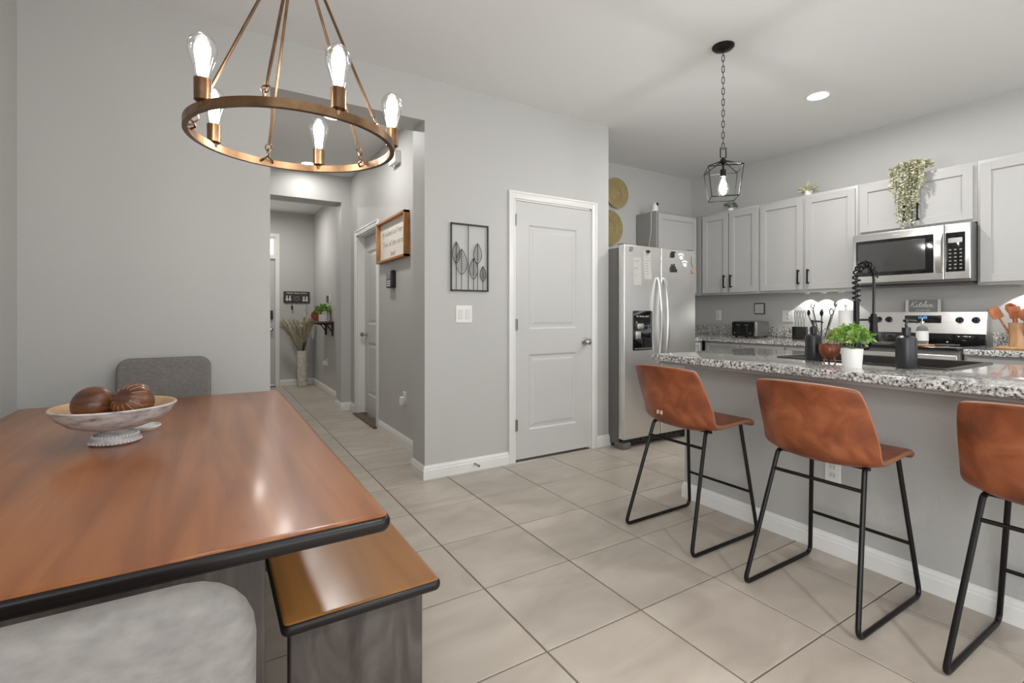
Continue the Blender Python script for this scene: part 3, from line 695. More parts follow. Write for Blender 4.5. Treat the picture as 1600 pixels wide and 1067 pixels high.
def crom(P, n=5):
    P = [Vector(p) for p in P]; Q = [P[0]] + P + [P[-1]]; out = []
    for i in range(1, len(Q) - 2):
        for k in range(n):
            t_ = k / n; a, b, c_, d = Q[i - 1], Q[i], Q[i + 1], Q[i + 2]
            out.append(.5 * ((2 * b) + (c_ - a) * t_ + (2 * a - 5 * b + 4 * c_ - d) * t_ ** 2 + (3 * b - a - 3 * c_ + d) * t_ ** 3))
    return out + [P[-1]]
bm = newbm(); MK = MXf(4.945)
for st_ in STR:
    tube(bm, [MK(-1.715 + (q.x + .25 * q.y) * .0215, 1.203 + q.y * .0225, .0012) for q in crom(st_)], .0019, 5)
obj('lettering', bm, M_white, t)
text('GATHER HERE', .014, MXf(4.945), -1.636, 1.178, .0008, M_white, t, name='small_lettering')

# ------------------------------------------------------------------ COUNTER OBJECTS
t = thing('toaster', 'black and silver four-slice toaster on the far counter', 'toaster', (4.765, 3.015, ZC))
bm = newbm(); rslab(bm, 4.655, 4.88, 2.882, 3.15, ZC + .012, 1.072, .02, .012); obj('shell', bm, M_smoke, t)
MTo = MX(4.655)
bm = newbm(); rslab(bm, 2.895, 3.148, ZC + .012, 1.066, -.002, .012, .01, .004, MTo); fr = obj('front_panel', bm, M_blackp, t)
bm = newbm(); box(bm, (2.893, ZC + .014, .0), (2.902, 1.062, .014), .001, MTo); obj('trim_strip', bm, M_chrome, fr)
for u in (2.98, 3.07):
    bm = newbm(); box(bm, (u - .004, .95, .011), (u + .004, 1.04, .0135), 0, MTo); box(bm, (u - .018, 1.03, .012), (u + .018, 1.045, .026), .002, MTo); obj('lever', bm, M_chrome, fr)
for u in (2.94, 3.11):
    bm = newbm(); lathe(bm, [(0, .014), (.011, .012), (.013, 0), (0, 0)], MTo(u, .955, .012), 14, LXM); obj('dial', bm, M_chrome, fr)
for y in (2.93, 2.98, 3.05, 3.10):
    bm = newbm(); box(bm, (4.69, y - .008, 1.071), (4.85, y + .008, 1.0735)); obj('slot', bm, M_blackp, t)
bm = newbm(); [box(bm, (x, y, ZC), (x + .02, y + .02, ZC + .014)) for x in (4.67, 4.84) for y in (2.9, 3.11)]; obj('feet', bm, M_blackp, t, kind='stuff')
bm = newbm(); tube(bm, bezarc([((4.86, 2.885, ZC + .012), 0), ((4.9, 2.82, ZC + .005), .03), ((4.88, 2.6, ZC + .005), .05), ((4.93, 2.42, ZC + .005), 0)]), .003, 6); obj('power_cord', bm, M_blackp, t)
# tile trivet / clock on the wall
t = thing('wall_trivet', 'small square black-framed white tile grid hung above the toaster', 'wall decor', (4.99, 3.06, 1.2))
MW = MX(4.999)
bm = newbm(); rslab(bm, 3.0, 3.115, 1.145, 1.262, 0, .014, .006, .003, MW); obj('frame', bm, M_blackp, t)
bm = newbm()
for i in range(6):
    for j in range(6): box(bm, (3.009 + i * .0165, 1.154 + j * .0167, .013), (3.023 + i * .0165, 1.168 + j * .0167, .0165), .0015, MW)
obj('tile_grid', bm, M_white, t, kind='stuff')
def outlet(label, M, u, v, gang=1, sockets=True, name='wall_outlet', cat='outlet'):
    o = thing(name, label, cat, M(u, v, 0))
    wd = .035 if gang == 1 else .058
    bm = newbm(); rslab(bm, u - wd, u + wd, v - .058, v + .058, 0, .006, .006, .003, M); obj('cover_plate', bm, M_white, o)
    if sockets:
        for dv in (-.02, .02):
            bm = newbm(); rslab(bm, u - .017, u + .017, v + dv - .014, v + dv + .014, .005, .008, .006, .001, M); s = obj('socket', bm, M_alum, o)
            bm = newbm(); [box(bm, (u + a - .0015, v + dv - .004, .008), (u + a + .0015, v + dv + .005, .0085), 0, M) for a in (-.007, .007)]; obj('slots', bm, M_ink, s)
    return o
outlet('white wall outlet left of the toaster above the splashback', MX(5.0), 3.56, 1.13)
outlet('white double outlet right of the toaster above the splashback', MX(5.0), 2.76, 1.125, 2)
outlet('white outlet low on the island wall behind the middle stool', MX(IX), 1.185, .40)
# scoop lights under the cabinets
for i, y in enumerate((2.545, 2.395, 2.24, 1.045)):
    lab = ['leftmost of the three small lit puck lights under the wall cabinet', 'middle of the three small lit puck lights under the wall cabinet', 'rightmost of the three small lit puck lights under the wall cabinet', 'small lit puck light under the cabinet right of the microwave'][i]
    bm = newbm(); lathe(bm, [(0, -.014), (.022, -.014), (.026, -.01), (.028, 0), (0, 0)], (4.935, y, CB), 20)
    o = tag(obj('puck_light', bm, M_alum, loc=(4.935, y, CB)), lab, 'light', 'puck lights under the wall cabinets')
    l = light('puck_beam', 'SPOT', (4.935, y, CB - .018), 2.4, color=(1, .99, .97), parent=o, spot_size=R(104), spot_blend=.12, shadow_soft_size=.004)
# utensil caddy (clear) with utensils
t = thing('utensil_caddy', 'caddy of steel utensils on the far counter under the puck lights', 'utensil holder', (4.80, 2.34, ZC))
bm = newbm(); lathe(bm, [(0, 0), (.06, 0), (.065, .01), (.065, .13), (.062, .13), (.06, .01), (0, .006)], (4.80, 2.34, ZC), 24); obj('holder', bm, M_glass, t)
random.seed(8)
for k in range(8):
    a = k * 2 * PI / 8 + .3; bx, by = 4.80 + .03 * math.cos(a), 2.34 + .03 * math.sin(a); tx, ty = 4.80 + .075 * math.cos(a), 2.34 + .11 * math.sin(a)
    h = ZC + .24 + random.uniform(-.03, .06)
    bm = newbm(); tube(bm, [(bx, by, ZC + .012), (tx, ty, h)], .004, 6)
    if k % 2:
        pts = [(tx + .0, ty + .016 * math.sin(q * PI / 6), h + .028 - .028 * math.cos(q * PI / 6)) for q in range(12)]; tube(bm, pts, .003, 6, closed=True)
    else: lathe(bm, [(0, -.005), (.012, .01), (.016, .03), (.01, .05), (0, .056)], (tx, ty, h), 10, lambda x, y, z: Vector((x * .3, y, z)))
    obj('utensil', bm, M_black if k % 3 else M_chrome, t)
# small knife block stand with ring handles
t = thing('knife_stand', 'black stand of looped-handle knives left of the utensil caddy', 'knife block', (4.74, 2.50, ZC))
bm = newbm(); box(bm, (4.70, 2.45, ZC), (4.78, 2.56, ZC + .12), .006); obj('block', bm, M_blackp, t)
for k in range(4):
    y = 2.465 + k * .026; h = ZC + .12
    bm = newbm(); tube(bm, [(4.74, y, h - .01), (4.735, y, h + .07)], .005, 6); pts = [(4.735, y + .011 * math.sin(q * PI / 6), h + .11 - .04 * math.cos(q * PI / 6)) for q in range(12)]; tube(bm, pts, .004, 6, closed=True); obj('knife_handle', bm, M_chrome, t)
# paper towel on holder
t = thing('paper_towel_roll', 'white paper towel roll on a steel holder behind the faucet', 'paper towel', (4.78, 2.13, ZC))
bm = newbm(); lathe(bm, [(.02, .015), (.055, .015), (.055, .27), (.02, .27), (.02, .015)], (4.78, 2.13, ZC), 28); obj('roll', bm, M_paper, t)
bm = newbm(); lathe(bm, [(0, 0), (.07, 0), (.07, .012), (.006, .014), (.006, .30), (.012, .305), (.012, .32), (0, .325)], (4.78, 2.13, ZC), 24); obj('holder', bm, M_chrome, t)
# wooden crock with spoons on a board
bm = newbm(); rslab(bm, 4.62, 4.86, .90, 1.135, ZC, ZC + .014, .02, .004); tag(obj('trivet_board', bm, M_ltwood), 'flat light wood board under the wooden utensil crock', 'board')
t = thing('utensil_crock', 'wooden utensil crock full of wooden spoons right of the range', 'utensil holder', (4.74, 1.03, ZC + .014))
c = (4.74, 1.03, ZC + .014)
bm = newbm(); lathe(bm, [(0, 0), (.058, 0), (.056, .08), (.06, .165), (.052, .165), (.048, .08), (.05, .01), (0, .01)], c, 8); obj('crock', bm, M_ltwood, t, smooth=20)
def spoon(bx, by, tx, ty, h, kind):
    bm = newbm(); z0 = c[2] + .02; top = c[2] + h
    d = (Vector((tx, ty, top)) - Vector((bx, by, z0))).normalized()
    nn = Vector((-.85, -.5, .1)); nn = (nn - d * nn.dot(d)).normalized(); q = Matrix((nn, d.cross(nn), d)).transposed()
    tube(bm, [(bx, by, z0), (tx, ty, top)], .006, 8)
    if kind == 0: rslab(bm, -.032, .032, 0, .085, -.004, .004, .012, .003, lambda u, v, w: Vector((tx, ty, top - .005)) + q @ Vector((w, u, v)))
    else: lathe(bm, [(0, -.005), (.02, .01), (.034, .045), (.028, .075), (0, .088)], (tx, ty, top), 14, lambda x, y, z: q @ Vector((x * .25, y, z)))
    obj('wooden_spoon', bm, M_redwood, t)
spoon(4.74, 1.05, 4.70, 1.125, .20, 0); spoon(4.73, 1.02, 4.70, 1.04, .20, 0); spoon(4.75, 1.01, 4.74, .97, .20, 1); spoon(4.72, 1.0, 4.66, .99, .18, 1); spoon(4.76, 1.04, 4.80, 1.08, .22, 1)

# ------------------------------------------------------------------ ISLAND OBJECTS
def bottle(label, x, y, r, h):
    t = thing('soap_bottle', label, 'bottle', (x, y, ZC), 'black pump bottles on the island')
    bm = newbm(); lathe(bm, [(0, 0), (r * .92, 0), (r, .006), (r, h * .84), (r * .93, h * .93), (r * .62, h * .985), (r * .38, h), (r * .38, h + .012), (0, h + .012)], (x, y, ZC), 28); obj('body', bm, M_matt, t)
    bm = newbm(); z = ZC + h + .012
    lathe(bm, [(0, 0), (r * .42, 0), (r * .42, .022), (r * .15, .026), (r * .12, .045), (r * .3, .048), (r * .3, .058), (0, .06)], (x, y, z), 20)
    tube(bm, [(x, y, z + .053), (x + .03, y - .025, z + .051), (x + .034, y - .029, z + .043)], .005, 8); obj('pump', bm, M_blackp, t)
bottle('slim matte black pump bottle left of the copper planter', 2.672, 1.344, .0385, .138)
bottle('wider matte black pump bottle right of the white plant pot', 2.625,   .928, .039, .146)
# clear soap bottle with white label
t = thing('glass_soap_bottle', 'clear bottle with white label on a wooden tray on the cooktop', 'bottle', (4.43, 1.470, .915))
bx_, by_ = 4.43, 1.470; ZT = .9163
t.location = (bx_, by_, ZT + .012)
bm = newbm(); lathe(bm, [(0, 0), (.034, 0), (.036, .006), (.036, .105), (.028, .125), (.012, .135), (.012, .15), (0, .15)], (bx_, by_, ZT + .012), 24); obj('bottle_body', bm, plain('clear_plastic', srgb(215, 214, 208), .12, trans=.8, ior=1.3), t)
bm = newbm(); lathe(bm, [(.0368, .025), (.0368, .095)], (bx_, by_, ZT + .012), 24); obj('label_band', bm, M_white, t)
bm = newbm(); lathe(bm, [(0, .15), (.014, .15), (.014, .165), (.004, .168), (.004, .195), (0, .195)], (bx_, by_, ZT + .012), 16); tube(bm, [(bx_, by_, ZT + .205), (bx_ - .03, by_, ZT + .205), (bx_ - .034, by_, ZT + .196)], .004, 8); obj('pump', bm, M_chrome, t)
bm = newbm(); rslab(bm, 4.39, 4.47, 1.405, 1.53, ZT, ZT + .012, .01, .003); tag(obj('soap_tray', bm, M_ltwood), 'small light wood tray under the clear bottle on the cooktop', 'tray')

def leaf(bm, p, d, n_, L_, W_):
    s = d.cross(n_).normalized(); q = [p, p + d * L_ * .5 + s * W_ * .5 + n_ * L_ * .06, p + d * L_ - n_ * L_ * .12, p + d * L_ * .5 - s * W_ * .5 + n_ * L_ * .06]
    v = [bm.verts.new(x) for x in q]; bm.faces.new((v[0], v[1], v[2])); bm.faces.new((v[0], v[2], v[3]))
def rdir(zmin=-1):
    while True:
        v = Vector((random.uniform(-1, 1), random.uniform(-1, 1), random.uniform(zmin, 1)))
        if .1 < v.length < 1: return v.normalized()
def bush(c, rad, h, n_, L_, m, parent, stems=True, zmin=-.2, seed=1, droop=0):
    random.seed(seed); bm = newbm(); c = Vector(c)
    for k in range(n_):
        d = rdir(zmin); p = c + Vector((d.x * rad * random.uniform(.35, 1), d.y * rad * random.uniform(.35, 1), h * .5 + d.z * h * .5 * random.uniform(.4, 1)))
        if droop: p.z -= droop * (Vector((p.x - c.x, p.y - c.y)).length / rad) ** 2
        dd = (d + rdir() * .8).normalized(); nn = (rdir() + Vector((0, 0, .8))).normalized()
        leaf(bm, p, dd, nn, L_ * random.uniform(.6, 1.2), L_ * random.uniform(.45, .75))
    obj('foliage', bm, m, parent, smooth=0, kind='stuff')
    if stems:
        bm = newbm()
        for k in range(10):
            d = rdir(.2); tube(bm, [c + Vector((d.x * .01, d.y * .01, -.01)), c + Vector((d.x * rad * .5, d.y * rad * .5, h * .5)), c + Vector((d.x * rad * .8, d.y * rad * .8, h * .8))], .0012, 4)
        obj('stems', bm, M_leaf4, parent)
# white pot plant
x, y = 2.475, 1.078
t = thing('potted_plant', 'leafy green plant in a white cylinder pot on the island', 'potted plant', (x, y, ZC))
bm = newbm(); lathe(bm, [(0, 0), (.037, 0), (.043, .084), (.0385, .084), (.036, .07), (0, .07)], (x, y, ZC), 28); obj('pot', bm, M_white, t)
bush((x, y, ZC + .078), .078, .115, 560, .021, M_leaf1, t, seed=4)
# copper planter with trailing plant
x, y = 2.625, 1.245
t = thing('potted_plant', 'yellow-green plant in a footed copper planter on the island', 'potted plant', (x, y, ZC))
bm = newbm(); lathe(bm, [(0, .018), (.022, .02), (.04, .036), (.0465, .058), (.045, .085), (.042, .09), (.040, .085), (.040, .07), (0, .07)], (x, y, ZC), 28); obj('bowl_pot', bm, M_copper, t)
for k in range(3):
    a = k * 2.094 + .5
    bm = newbm(); tube(bm, [(x + .02 * math.cos(a), y + .02 * math.sin(a), ZC + .026), (x + .028 * math.cos(a), y + .028 * math.sin(a), ZC + .001)], [.007, .004], 8); obj('foot', bm, M_copper, t)
bush((x + .01, y - .035, ZC + .085), .055, .085, 230, .018, M_leaf2, t, seed=5, droop=.03)

# ------------------------------------------------------------------ ON TOP OF CABINETS
x, y = 4.80, 2.46
t = thing('potted_plant', 'small dried-leaf plant in a cream pot on top of the wall cabinets', 'potted plant', (x, y, CT))
bm = newbm(); lathe(bm, [(0, 0), (.03, 0), (.036, .055), (.03, .055), (0, .045)], (x, y, CT), 16); obj('pot', bm, M_cream, t)
random.seed(9); bm = newbm()
for k in range(48):
    d = rdir(.1); leaf(bm, Vector((x, y, CT + .045)), d, (rdir() + Vector((-.5, 0, 1))).normalized(), .115 * random.uniform(.7, 1.1), .026)
obj('leaf_cluster', bm, M_leaf3, t, smooth=0, kind='stuff')
x, y = 4.80, 3.27
t = thing('potted_plant', 'small dark branching plant on the corner cabinet behind the pendant', 'potted plant', (x, y, CT))
bm = newbm(); lathe(bm, [(0, 0), (.025, 0), (.03, .04), (.024, .04), (0, .03)], (x, y, CT), 16); obj('pot', bm, M_white, t)
bush((x, y, CT + .035), .08, .07, 70, .03, M_leaf4, t, seed=6)
# trailing plant over the microwave cabinet
x, y = 4.80, 1.645
t = thing('trailing_plant', 'pale trailing vine plant hanging from the cabinet above the microwave', 'potted plant', (x, y, CT))
bm = newbm(); lathe(bm, [(0, 0), (.05, 0), (.06, .08), (.052, .08), (0, .07)], (x, y, CT), 20); obj('pot', bm, M_darkwood, t)
random.seed(12); bm = newbm(); bs_ = newbm()
for k in range(34):
    yy = y + random.uniform(-.115, .10); ln = random.uniform(.25, .52) * (1 - .8 * abs(yy - y + .0)) if abs(yy - y) < .075 else random.uniform(.08, .22)
    xf = 4.655 - random.uniform(0, .035); pts = [Vector((x, y + (yy - y) * .3, CT + .085)), Vector((4.73, y + (yy - y) * .7, CT + .10)), Vector((xf, yy, CT + .05))]
    nseg = 8
    for q in range(1, nseg + 1): pts.append(Vector((xf + random.uniform(-.004, .004), yy + random.uniform(-.008, .008), CT + .05 - ln * q / nseg)))
    tube(bs_, pts, .0012, 4)
    for a, b in zip(pts, pts[1:]):
        for r_ in range(5):
            p = a.lerp(b, random.random()); leaf(bm, p, (rdir() + Vector((-.4, 0, -.3))).normalized(), (rdir() + Vector((-.6, 0, .6))).normalized(), random.uniform(.014, .026), .014)
for k in range(260):
    d = rdir(0); p = Vector((4.77 + d.x * .10, y + d.y * .12, CT + .06 + d.z * .05)); leaf(bm, p, rdir(-.3), (rdir() + Vector((0, 0, 1))).normalized(), .026, .016)
obj('foliage', bm, M_leaf3, t, smooth=0, kind='stuff'); obj('vines', bs_, M_leaf4, t, kind='stuff')
# camera on the corner cabinet
x, y = 4.11, 3.71
t = thing('security_camera', 'small white indoor camera on the corner cabinet above the fridge', 'camera', (x, y, CT))
bm = newbm(); lathe(bm, [(0, 0), (.033, 0), (.036, .01), (.034, .055), (.03, .068), (.026, .092), (.014, .104), (0, .106)], (x, y, CT), 24); obj('housing', bm, M_white, t)
bm = newbm(); dr_ = Vector((.25, -.9, .25)).normalized(); q = dr_.to_track_quat('Z', 'Y').to_matrix(); lathe(bm, [(0, .036), (.014, .036), (.018, .03), (.018, .0)], Vector((x + .006, y, CT + .080)), 18, lambda a, b, c_: q @ Vector((a, b, c_))); obj('lens', bm, M_blackp, t)
bm = newbm(); tube(bm, bezarc([((x - .03, y + .01, CT + .004), 0), ((4.043, 3.70, CT + .004), .01), ((4.043, 3.70, 2.05), .05), ((4.035, 3.73, 1.85), .05), ((4.043, 3.76, 1.6), 0)]), .0022, 6); obj('cable', bm, M_white, t)

# woven plates on the kitchen back wall
def plate(label, x, z, r):
    bm = newbm(); n_ = int(r / .0105)
    for k in range(1, n_ + 1):
        rr = r * k / n_; d_ = .014 + .022 * (k / n_) ** 2 + (.006 if .45 < k / n_ < .62 else 0)
        tube(bm, [(x + rr * math.cos(a * PI / 24), 3.929 - d_, z + rr * math.sin(a * PI / 24)) for a in range(48)], .0048 if k < n_ else .006, 6, closed=True)
    for a in range(24):
        ca, sa = math.cos(a * PI / 12), math.sin(a * PI / 12)
        tube(bm, [(x + r * q * ca, 3.929 - .012 - .022 * q * q, z + r * q * sa) for q in (.05, .35, .7, .98)], .003, 4)
    lathe(bm, [(0, .012), (r * .5, .014), (r * .96, .030), (r * .96, .026), (r * .5, .008), (0, .004)], (x, 3.929, z), 40, LYM)
    tag(obj('woven_plate', bm, M_seagrass), label, 'wall decor', 'woven plates beside the fridge')
plate('upper round woven seagrass plate on the wall above the fridge', 3.735, 2.45, .158)
plate('lower round woven seagrass plate on the wall above the fridge', 3.625, 2.07, .185)

# ------------------------------------------------------------------ STOOLS
def stool(label, y):
    cx, cy = 2.18, y
    t = thing('bar_stool', label, 'stool', (cx, cy, 0), 'tan bar stools at the island')
    # shell: rows along profile (front lip -> seat -> back top)
    prof = [(.275, .556, .190, .000), (.262, .578, .200, .0), (.21, .592, .207, .002), (.12, .584, .212, .008), (.02, .570, .216, .020), (-.06, .560, .220, .040), (-.118, .570, .222, .066), (-.158, .603, .222, .086), (-.184, .66, .221, .088), (-.203, .73, .217, .072), (-.222, .81, .210, .054), (-.238, .872, .200, .042), (-.241, .886, .192, .04)]
    nu = 12
    bm = newbm(); rows = []
    for i, (px, pz, hw, cu) in enumerate(prof):
        row = []
        q = i / (len(prof) - 1)
        for k in range(nu + 1):
            s = -1 + 2 * k / nu
            e = abs(s) ** 2.6
            # edges wrap forward on the back, upward on the seat
            if i <= 4: dxx, dzz = 0, cu * e
            else:
                b = min(1, (i - 4) / 4); dxx = cu * e * 1.0 * b; dzz = cu * e * (1 - b) + (-.012 * e if i >= 11 else 0)
            hw2 = hw
            row.append(bm.verts.new((cx + px + dxx, cy + s * hw2, pz + dzz)))
        rows.append(row)
    for A, B in zip(rows, rows[1:]):
        for k in range(nu): bm.faces.new((A[k], A[k + 1], B[k + 1], B[k]))
    sh = obj('seat_shell', bm, [M_leather, M_seam], t, smooth=180)
    s = sh.modifiers.new('s', 'SOLIDIFY'); s.thickness = .026; s.offset = 0; s.material_offset_rim = 1; s.use_even_offset = False
    s = sh.modifiers.new('ss', 'SUBSURF'); s.levels = 1; s.render_levels = 2
    bm = newbm()
    for dy_ in (-.06, -.045): 
        rslab(bm, cy + dy_ - .005, cy + dy_ + .005, .672, .694, 0, .003, .004, .001, MX(cx - .199)) if False else None
    bm.free()
    # sled frames
    for s_ in (-1, 1):
        yb = cy + s_ * .213; yt = cy + s_ * .165
        zt = .562
        P = [((cx + -.075 + .03, yt - s_ * .01, zt + .008), 0), ((cx - .095, yt, zt - .004), .012), ((cx - .262, yb, .008), .04), ((cx + .262, yb, .008), .04), ((cx + .185, yt, zt + .02), .012), ((cx + .12, yt - s_ * .01, zt + .025), 0)]
        bm = newbm(); tube(bm, bezarc(P), .0092, 10); obj('leg_frame', bm, M_black, t)
    def onleg(z, front):
        q = (z - .008) / (.56 - .008)
        return (cx + (.262 - .077 * q) if front else cx - .262 + .167 * q), .213 - .048 * q
    x_, yy = onleg(.485, False); bm = newbm(); tube(bm, [(x_, cy - yy, .485), (x_, cy + yy, .485)], .0075, 8); obj('rear_brace', bm, M_black, t)
    x_, yy = onleg(.215, True); bm = newbm(); tube(bm, [(x_, cy - yy, .215), (x_, cy + yy, .215)], .0075, 8); obj('foot_rail', bm, M_black, t)
    bm = newbm()
    bm.free()
    for xx in (-.05, .15):
        bm = newbm(); tube(bm, [(cx + xx, cy - .165, .556 + (xx > 0) * .018), (cx + xx, cy + .165, .556 + (xx > 0) * .018)], .0075, 8); obj('seat_support', bm, M_black, t)
    return t
st = stool('tan leather bar stool nearest the refrigerator, leftmost of three', 1.722)
for o in [st]:
    bm = newbm(); MB_ = MX(1.972)
    for u in (1.715 + .045, 1.715 + .022): rslab(bm, u - .006, u + .006, .632, .652, -.004, .004, .004, .001, MB_)
    obj('worn_spots', bm, plain('worn_pale_leather', srgb(206, 176, 156), .6), st, label='two small pale worn marks')
st2 = dup(st, (2.19, 1.035, 0), 'tan leather bar stool in the middle of the three at the island')
for c_ in list(st2.children):
    if c_.name.startswith('worn'): bpy.data.objects.remove(c_)
st3 = dup(st2, (2.235, .385, 0), 'tan leather bar stool cut off by the right frame edge')

# ------------------------------------------------------------------ DINING TABLE, BENCH, CHAIRS
TX0, TX1, TY0, TY1, TZ = -.675, .302, .93, 2.765, .76
t = thing('dining_table', 'glossy brown wooden dining table with slab legs', 'table', (-.19, 1.85, 0))
bm = newbm(); rslab(bm, TX0, TX1, TY0, TY1, TZ - .034, TZ, .022, .015, seg=5)
o = obj('tabletop', bm, [M_wood, M_edge], t, smooth=60)
for p in o.data.polygons:
    if abs(p.normal.z) < .8 or p.center.z + 0 < TZ - .02: p.material_index = 1
for yy in (1.20, 2.42):
    bm = newbm(); rslab(bm, -.42, .103, yy, yy + .06, 0, TZ - .034, .006, .004); obj('leg', bm, M_legw, t)
bm = newbm(); box(bm, (-.25, 1.26, .15), (-.13, 2.42, .21), .004); obj('stretcher', bm, M_legw, t)
t = thing('dining_bench', 'glossy brown wooden bench with grey slab legs beside the table', 'bench', (.32, 1.85, 0))
bm = newbm(); rslab(bm, .132, .512, 1.175, 2.55, .432, .462, .018, .013, seg=5)
o = obj('bench_top', bm, [M_benchw, M_edge], t, smooth=60)
for p in o.data.polygons:
    if abs(p.normal.z) < .8 or p.center.z < .45: p.material_index = 1
for yy in (1.235, 2.43):
    bm = newbm(); rslab(bm, .156, .482, yy, yy + .05, 0, .432, .006, .004); obj('leg', bm, M_legw, t)
def chair(label, x, y, f, w_=.44):
    """f=+1 faces +Y (near chair), -1 faces -Y"""
    t = thing('dining_chair', label, 'chair', (x, y, 0), 'grey upholstered dining chairs')
    MB = lambda u, v, w: Vector((x + u, y - f * (.21 + w + (v - .48) * .10), v))
    bm = newbm(); rslab(bm, -w_ / 2, w_ / 2, .50, .922, -.02, .02, .055, .017, MB, n=6, seg=5); obj('backrest', bm, M_fabric, t, smooth=180)
    bm = newbm(); rslab(bm, x - w_ / 2, x + w_ / 2, y - .22, y + .22, .40, .475, .05, .03, n=6, seg=5); obj('seat', bm, M_fabric, t, smooth=180)
    bm = newbm(); [tube(bm, [(x + sx, y - f * .19, .42), MB(sx, .52, .0)], .012) for sx in (-.15, .15)]; obj('back_supports', bm, M_darkwood, t)
    for sx in (-1, 1):
        for sy in (-1, 1):
            bm = newbm(); tube(bm, [(x + sx * .17, y + sy * .16, .41), (x + sx * .205, y + sy * .2, 0)], [.018, .011], 12); obj('leg', bm, M_darkwood, t)
    return t
chair('grey fabric dining chair at the far head of the table', -.20, 2.865 - .0, -1, .405)
chair('grey fabric dining chair in the foreground at the near table end', -.195, .745, 1, .46)
# bowl with wooden balls
bx, by = -.246, 1.90
t = thing('pedestal_bowl', 'whitewashed round wooden pedestal bowl on the dining table', 'bowl', (bx, by, TZ))
prof = [(.0, .0), (.055, 0), (.062, .004), (.064, .012), (.060, .020), (.046, .030), (.034, .036), (.036, .042), (.07, .047), (.112, .062), (.138, .084), (.151, .106)]
bm = newbm(); lathe(bm, prof + [(.155, .111), (.152, .115)], (bx, by, TZ), 56); obj('bowl_body', bm, M_bowl, t, smooth=50)
bm = newbm(); lathe(bm, [(.152, .115), (.146, .113), (.133, .092), (.10, .069), (.06, .057), (0, .054)], (bx, by, TZ), 56); obj('bowl_inside', bm, M_bowlin, t)
bm = newbm()
for k in range(40):
    a = 2 * PI * k / 40; tube(bm, [(bx + .0635 * math.cos(a), by + .0635 * math.sin(a), TZ + .004), (bx + .0545 * math.cos(a), by + .0545 * math.sin(a), TZ + .0265)], .0022, 5)
obj('beaded_rim', bm, M_white, t, kind='stuff')
def ball(label, x, y, z, r, lines=False):
    t = thing('wooden_ball', label, 'decorative ball', (x, y, z), 'brown wooden balls in the pedestal bowl')
    bm = newbm(); bmesh.ops.create_uvsphere(bm, u_segments=36, v_segments=22, radius=r, matrix=Matrix.Translation((x, y, z)))
    obj('ball', bm, M_ball, t, smooth=180)
    bm = newbm()
    if lines:
        for k in range(14):
            a = k * 2 * PI / 14; pts = []
            for q in range(8):
                ph = R(28 + 6 * q); pts.append((x + (r + .0004) * math.sin(ph) * math.cos(a), y + (r + .0004) * math.sin(ph) * math.sin(a), z + (r + .0004) * math.cos(ph)))
            qd = Matrix.Rotation(R(62), 3, Vector((.85, -.525, 0)))
            pts = [Vector((x, y, z)) + qd @ (Vector(p) - Vector((x, y, z))) for p in pts]
            tube(bm, pts, .0009, 5)
    else:
        for zz in (.3, -.2): tube(bm, [(x + math.cos(a * PI / 16) * (r * math.sqrt(1 - zz * zz)), y + math.sin(a * PI / 16) * (r * math.sqrt(1 - zz * zz)), z + r * zz) for a in range(32)], .0007, 4, closed=True)
    obj('carved_lines', bm, M_ballline if lines else M_ball, t)
ball('brown wooden ball at the left in the bowl, plain surface', -.295, 1.888, TZ + .119, .0545)
ball('dark brown ball at the right in the bowl, carved with pale lines', -.196, 1.832, TZ + .126, .0525, True)
ball('brown wooden ball behind the other two in the bowl', -.205, 1.942, TZ + .122, .050)
bm = newbm(); lathe(bm, [(0, 0), (.042, 0), (.048, .008), (.046, .012), (.04, .006), (0, .005)], (-.192, 2.07, TZ), 30)
tag(obj('white_dish', bm, M_white), 'small round white dish on the table behind the pedestal bowl', 'dish')

# ------------------------------------------------------------------ CHANDELIER
DC = .5
cx_, cy_, cz_, rr_ = .2127, 1.5399, 1.65, .2706
t = thing('chandelier', 'bronze ring chandelier with five exposed bulbs over the dining table', 'chandelier', (cx_, cy_, CZ))
bm = newbm(); N_ = 96; rings = []
for k in range(N_):
    a = 2 * PI * k / N_; rings.append([bm.verts.new((cx_ + (rr_ + q) * math.cos(a), cy_ + (rr_ + q) * math.sin(a), cz_ + z)) for q, z in ((-.0065, -.011), (.0065, -.011), (.0065, .011), (-.0065, .011))])
for k in range(N_):
    A, B = rings[k], rings[(k + 1) % N_]
    for i in range(4): bm.faces.new((A[i], A[(i + 1) % 4], B[(i + 1) % 4], B[i]))
obj('ring', bm, M_brass, t)
hub = Vector((cx_, cy_, 2.22))
for a in (30, 102, 174, 246, 318):
    a = R(a); p = Vector((cx_ + (rr_ - .008) * math.cos(a), cy_ + (rr_ - .008) * math.sin(a), cz_))
    q = hub + Vector((.018 * math.cos(a), .018 * math.sin(a), 0)); d = (q - p).normalized(); tg = Vector((-math.sin(a), math.cos(a), 0))
    bm = newbm(); tube(bm, [p + d * .055, q], .0042, 8); rod = obj('rod', bm, M_brass, t)
    bm = newbm(); c = p + d * .047
    side = d.cross(tg).normalized()
    tube(bm, [c + tg * .010 * math.cos(k * PI / 6) + d * .012 * math.sin(k * PI / 6) for k in range(12)], .0022, 6, closed=True)
    c2 = p + d * .030; tube(bm, [c2 + side * .009 * math.cos(k * PI / 6) + d * .013 * math.sin(k * PI / 6) for k in range(12)], .0022, 6, closed=True)
    obj('hook_link', bm, M_brass, rod)
    bm = newbm(); tube(bm, [p - tg * .018 + Vector((0, 0, .0)), p - tg * .012 - Vector((math.cos(a), math.sin(a), 0)) * .012 + Vector((0, 0, .006)), p + d * .018, p + tg * .012 - Vector((math.cos(a), math.sin(a), 0)) * .012 + Vector((0, 0, .006)), p + tg * .018], .0032, 8); obj('hook_bracket', bm, M_brass, rod)
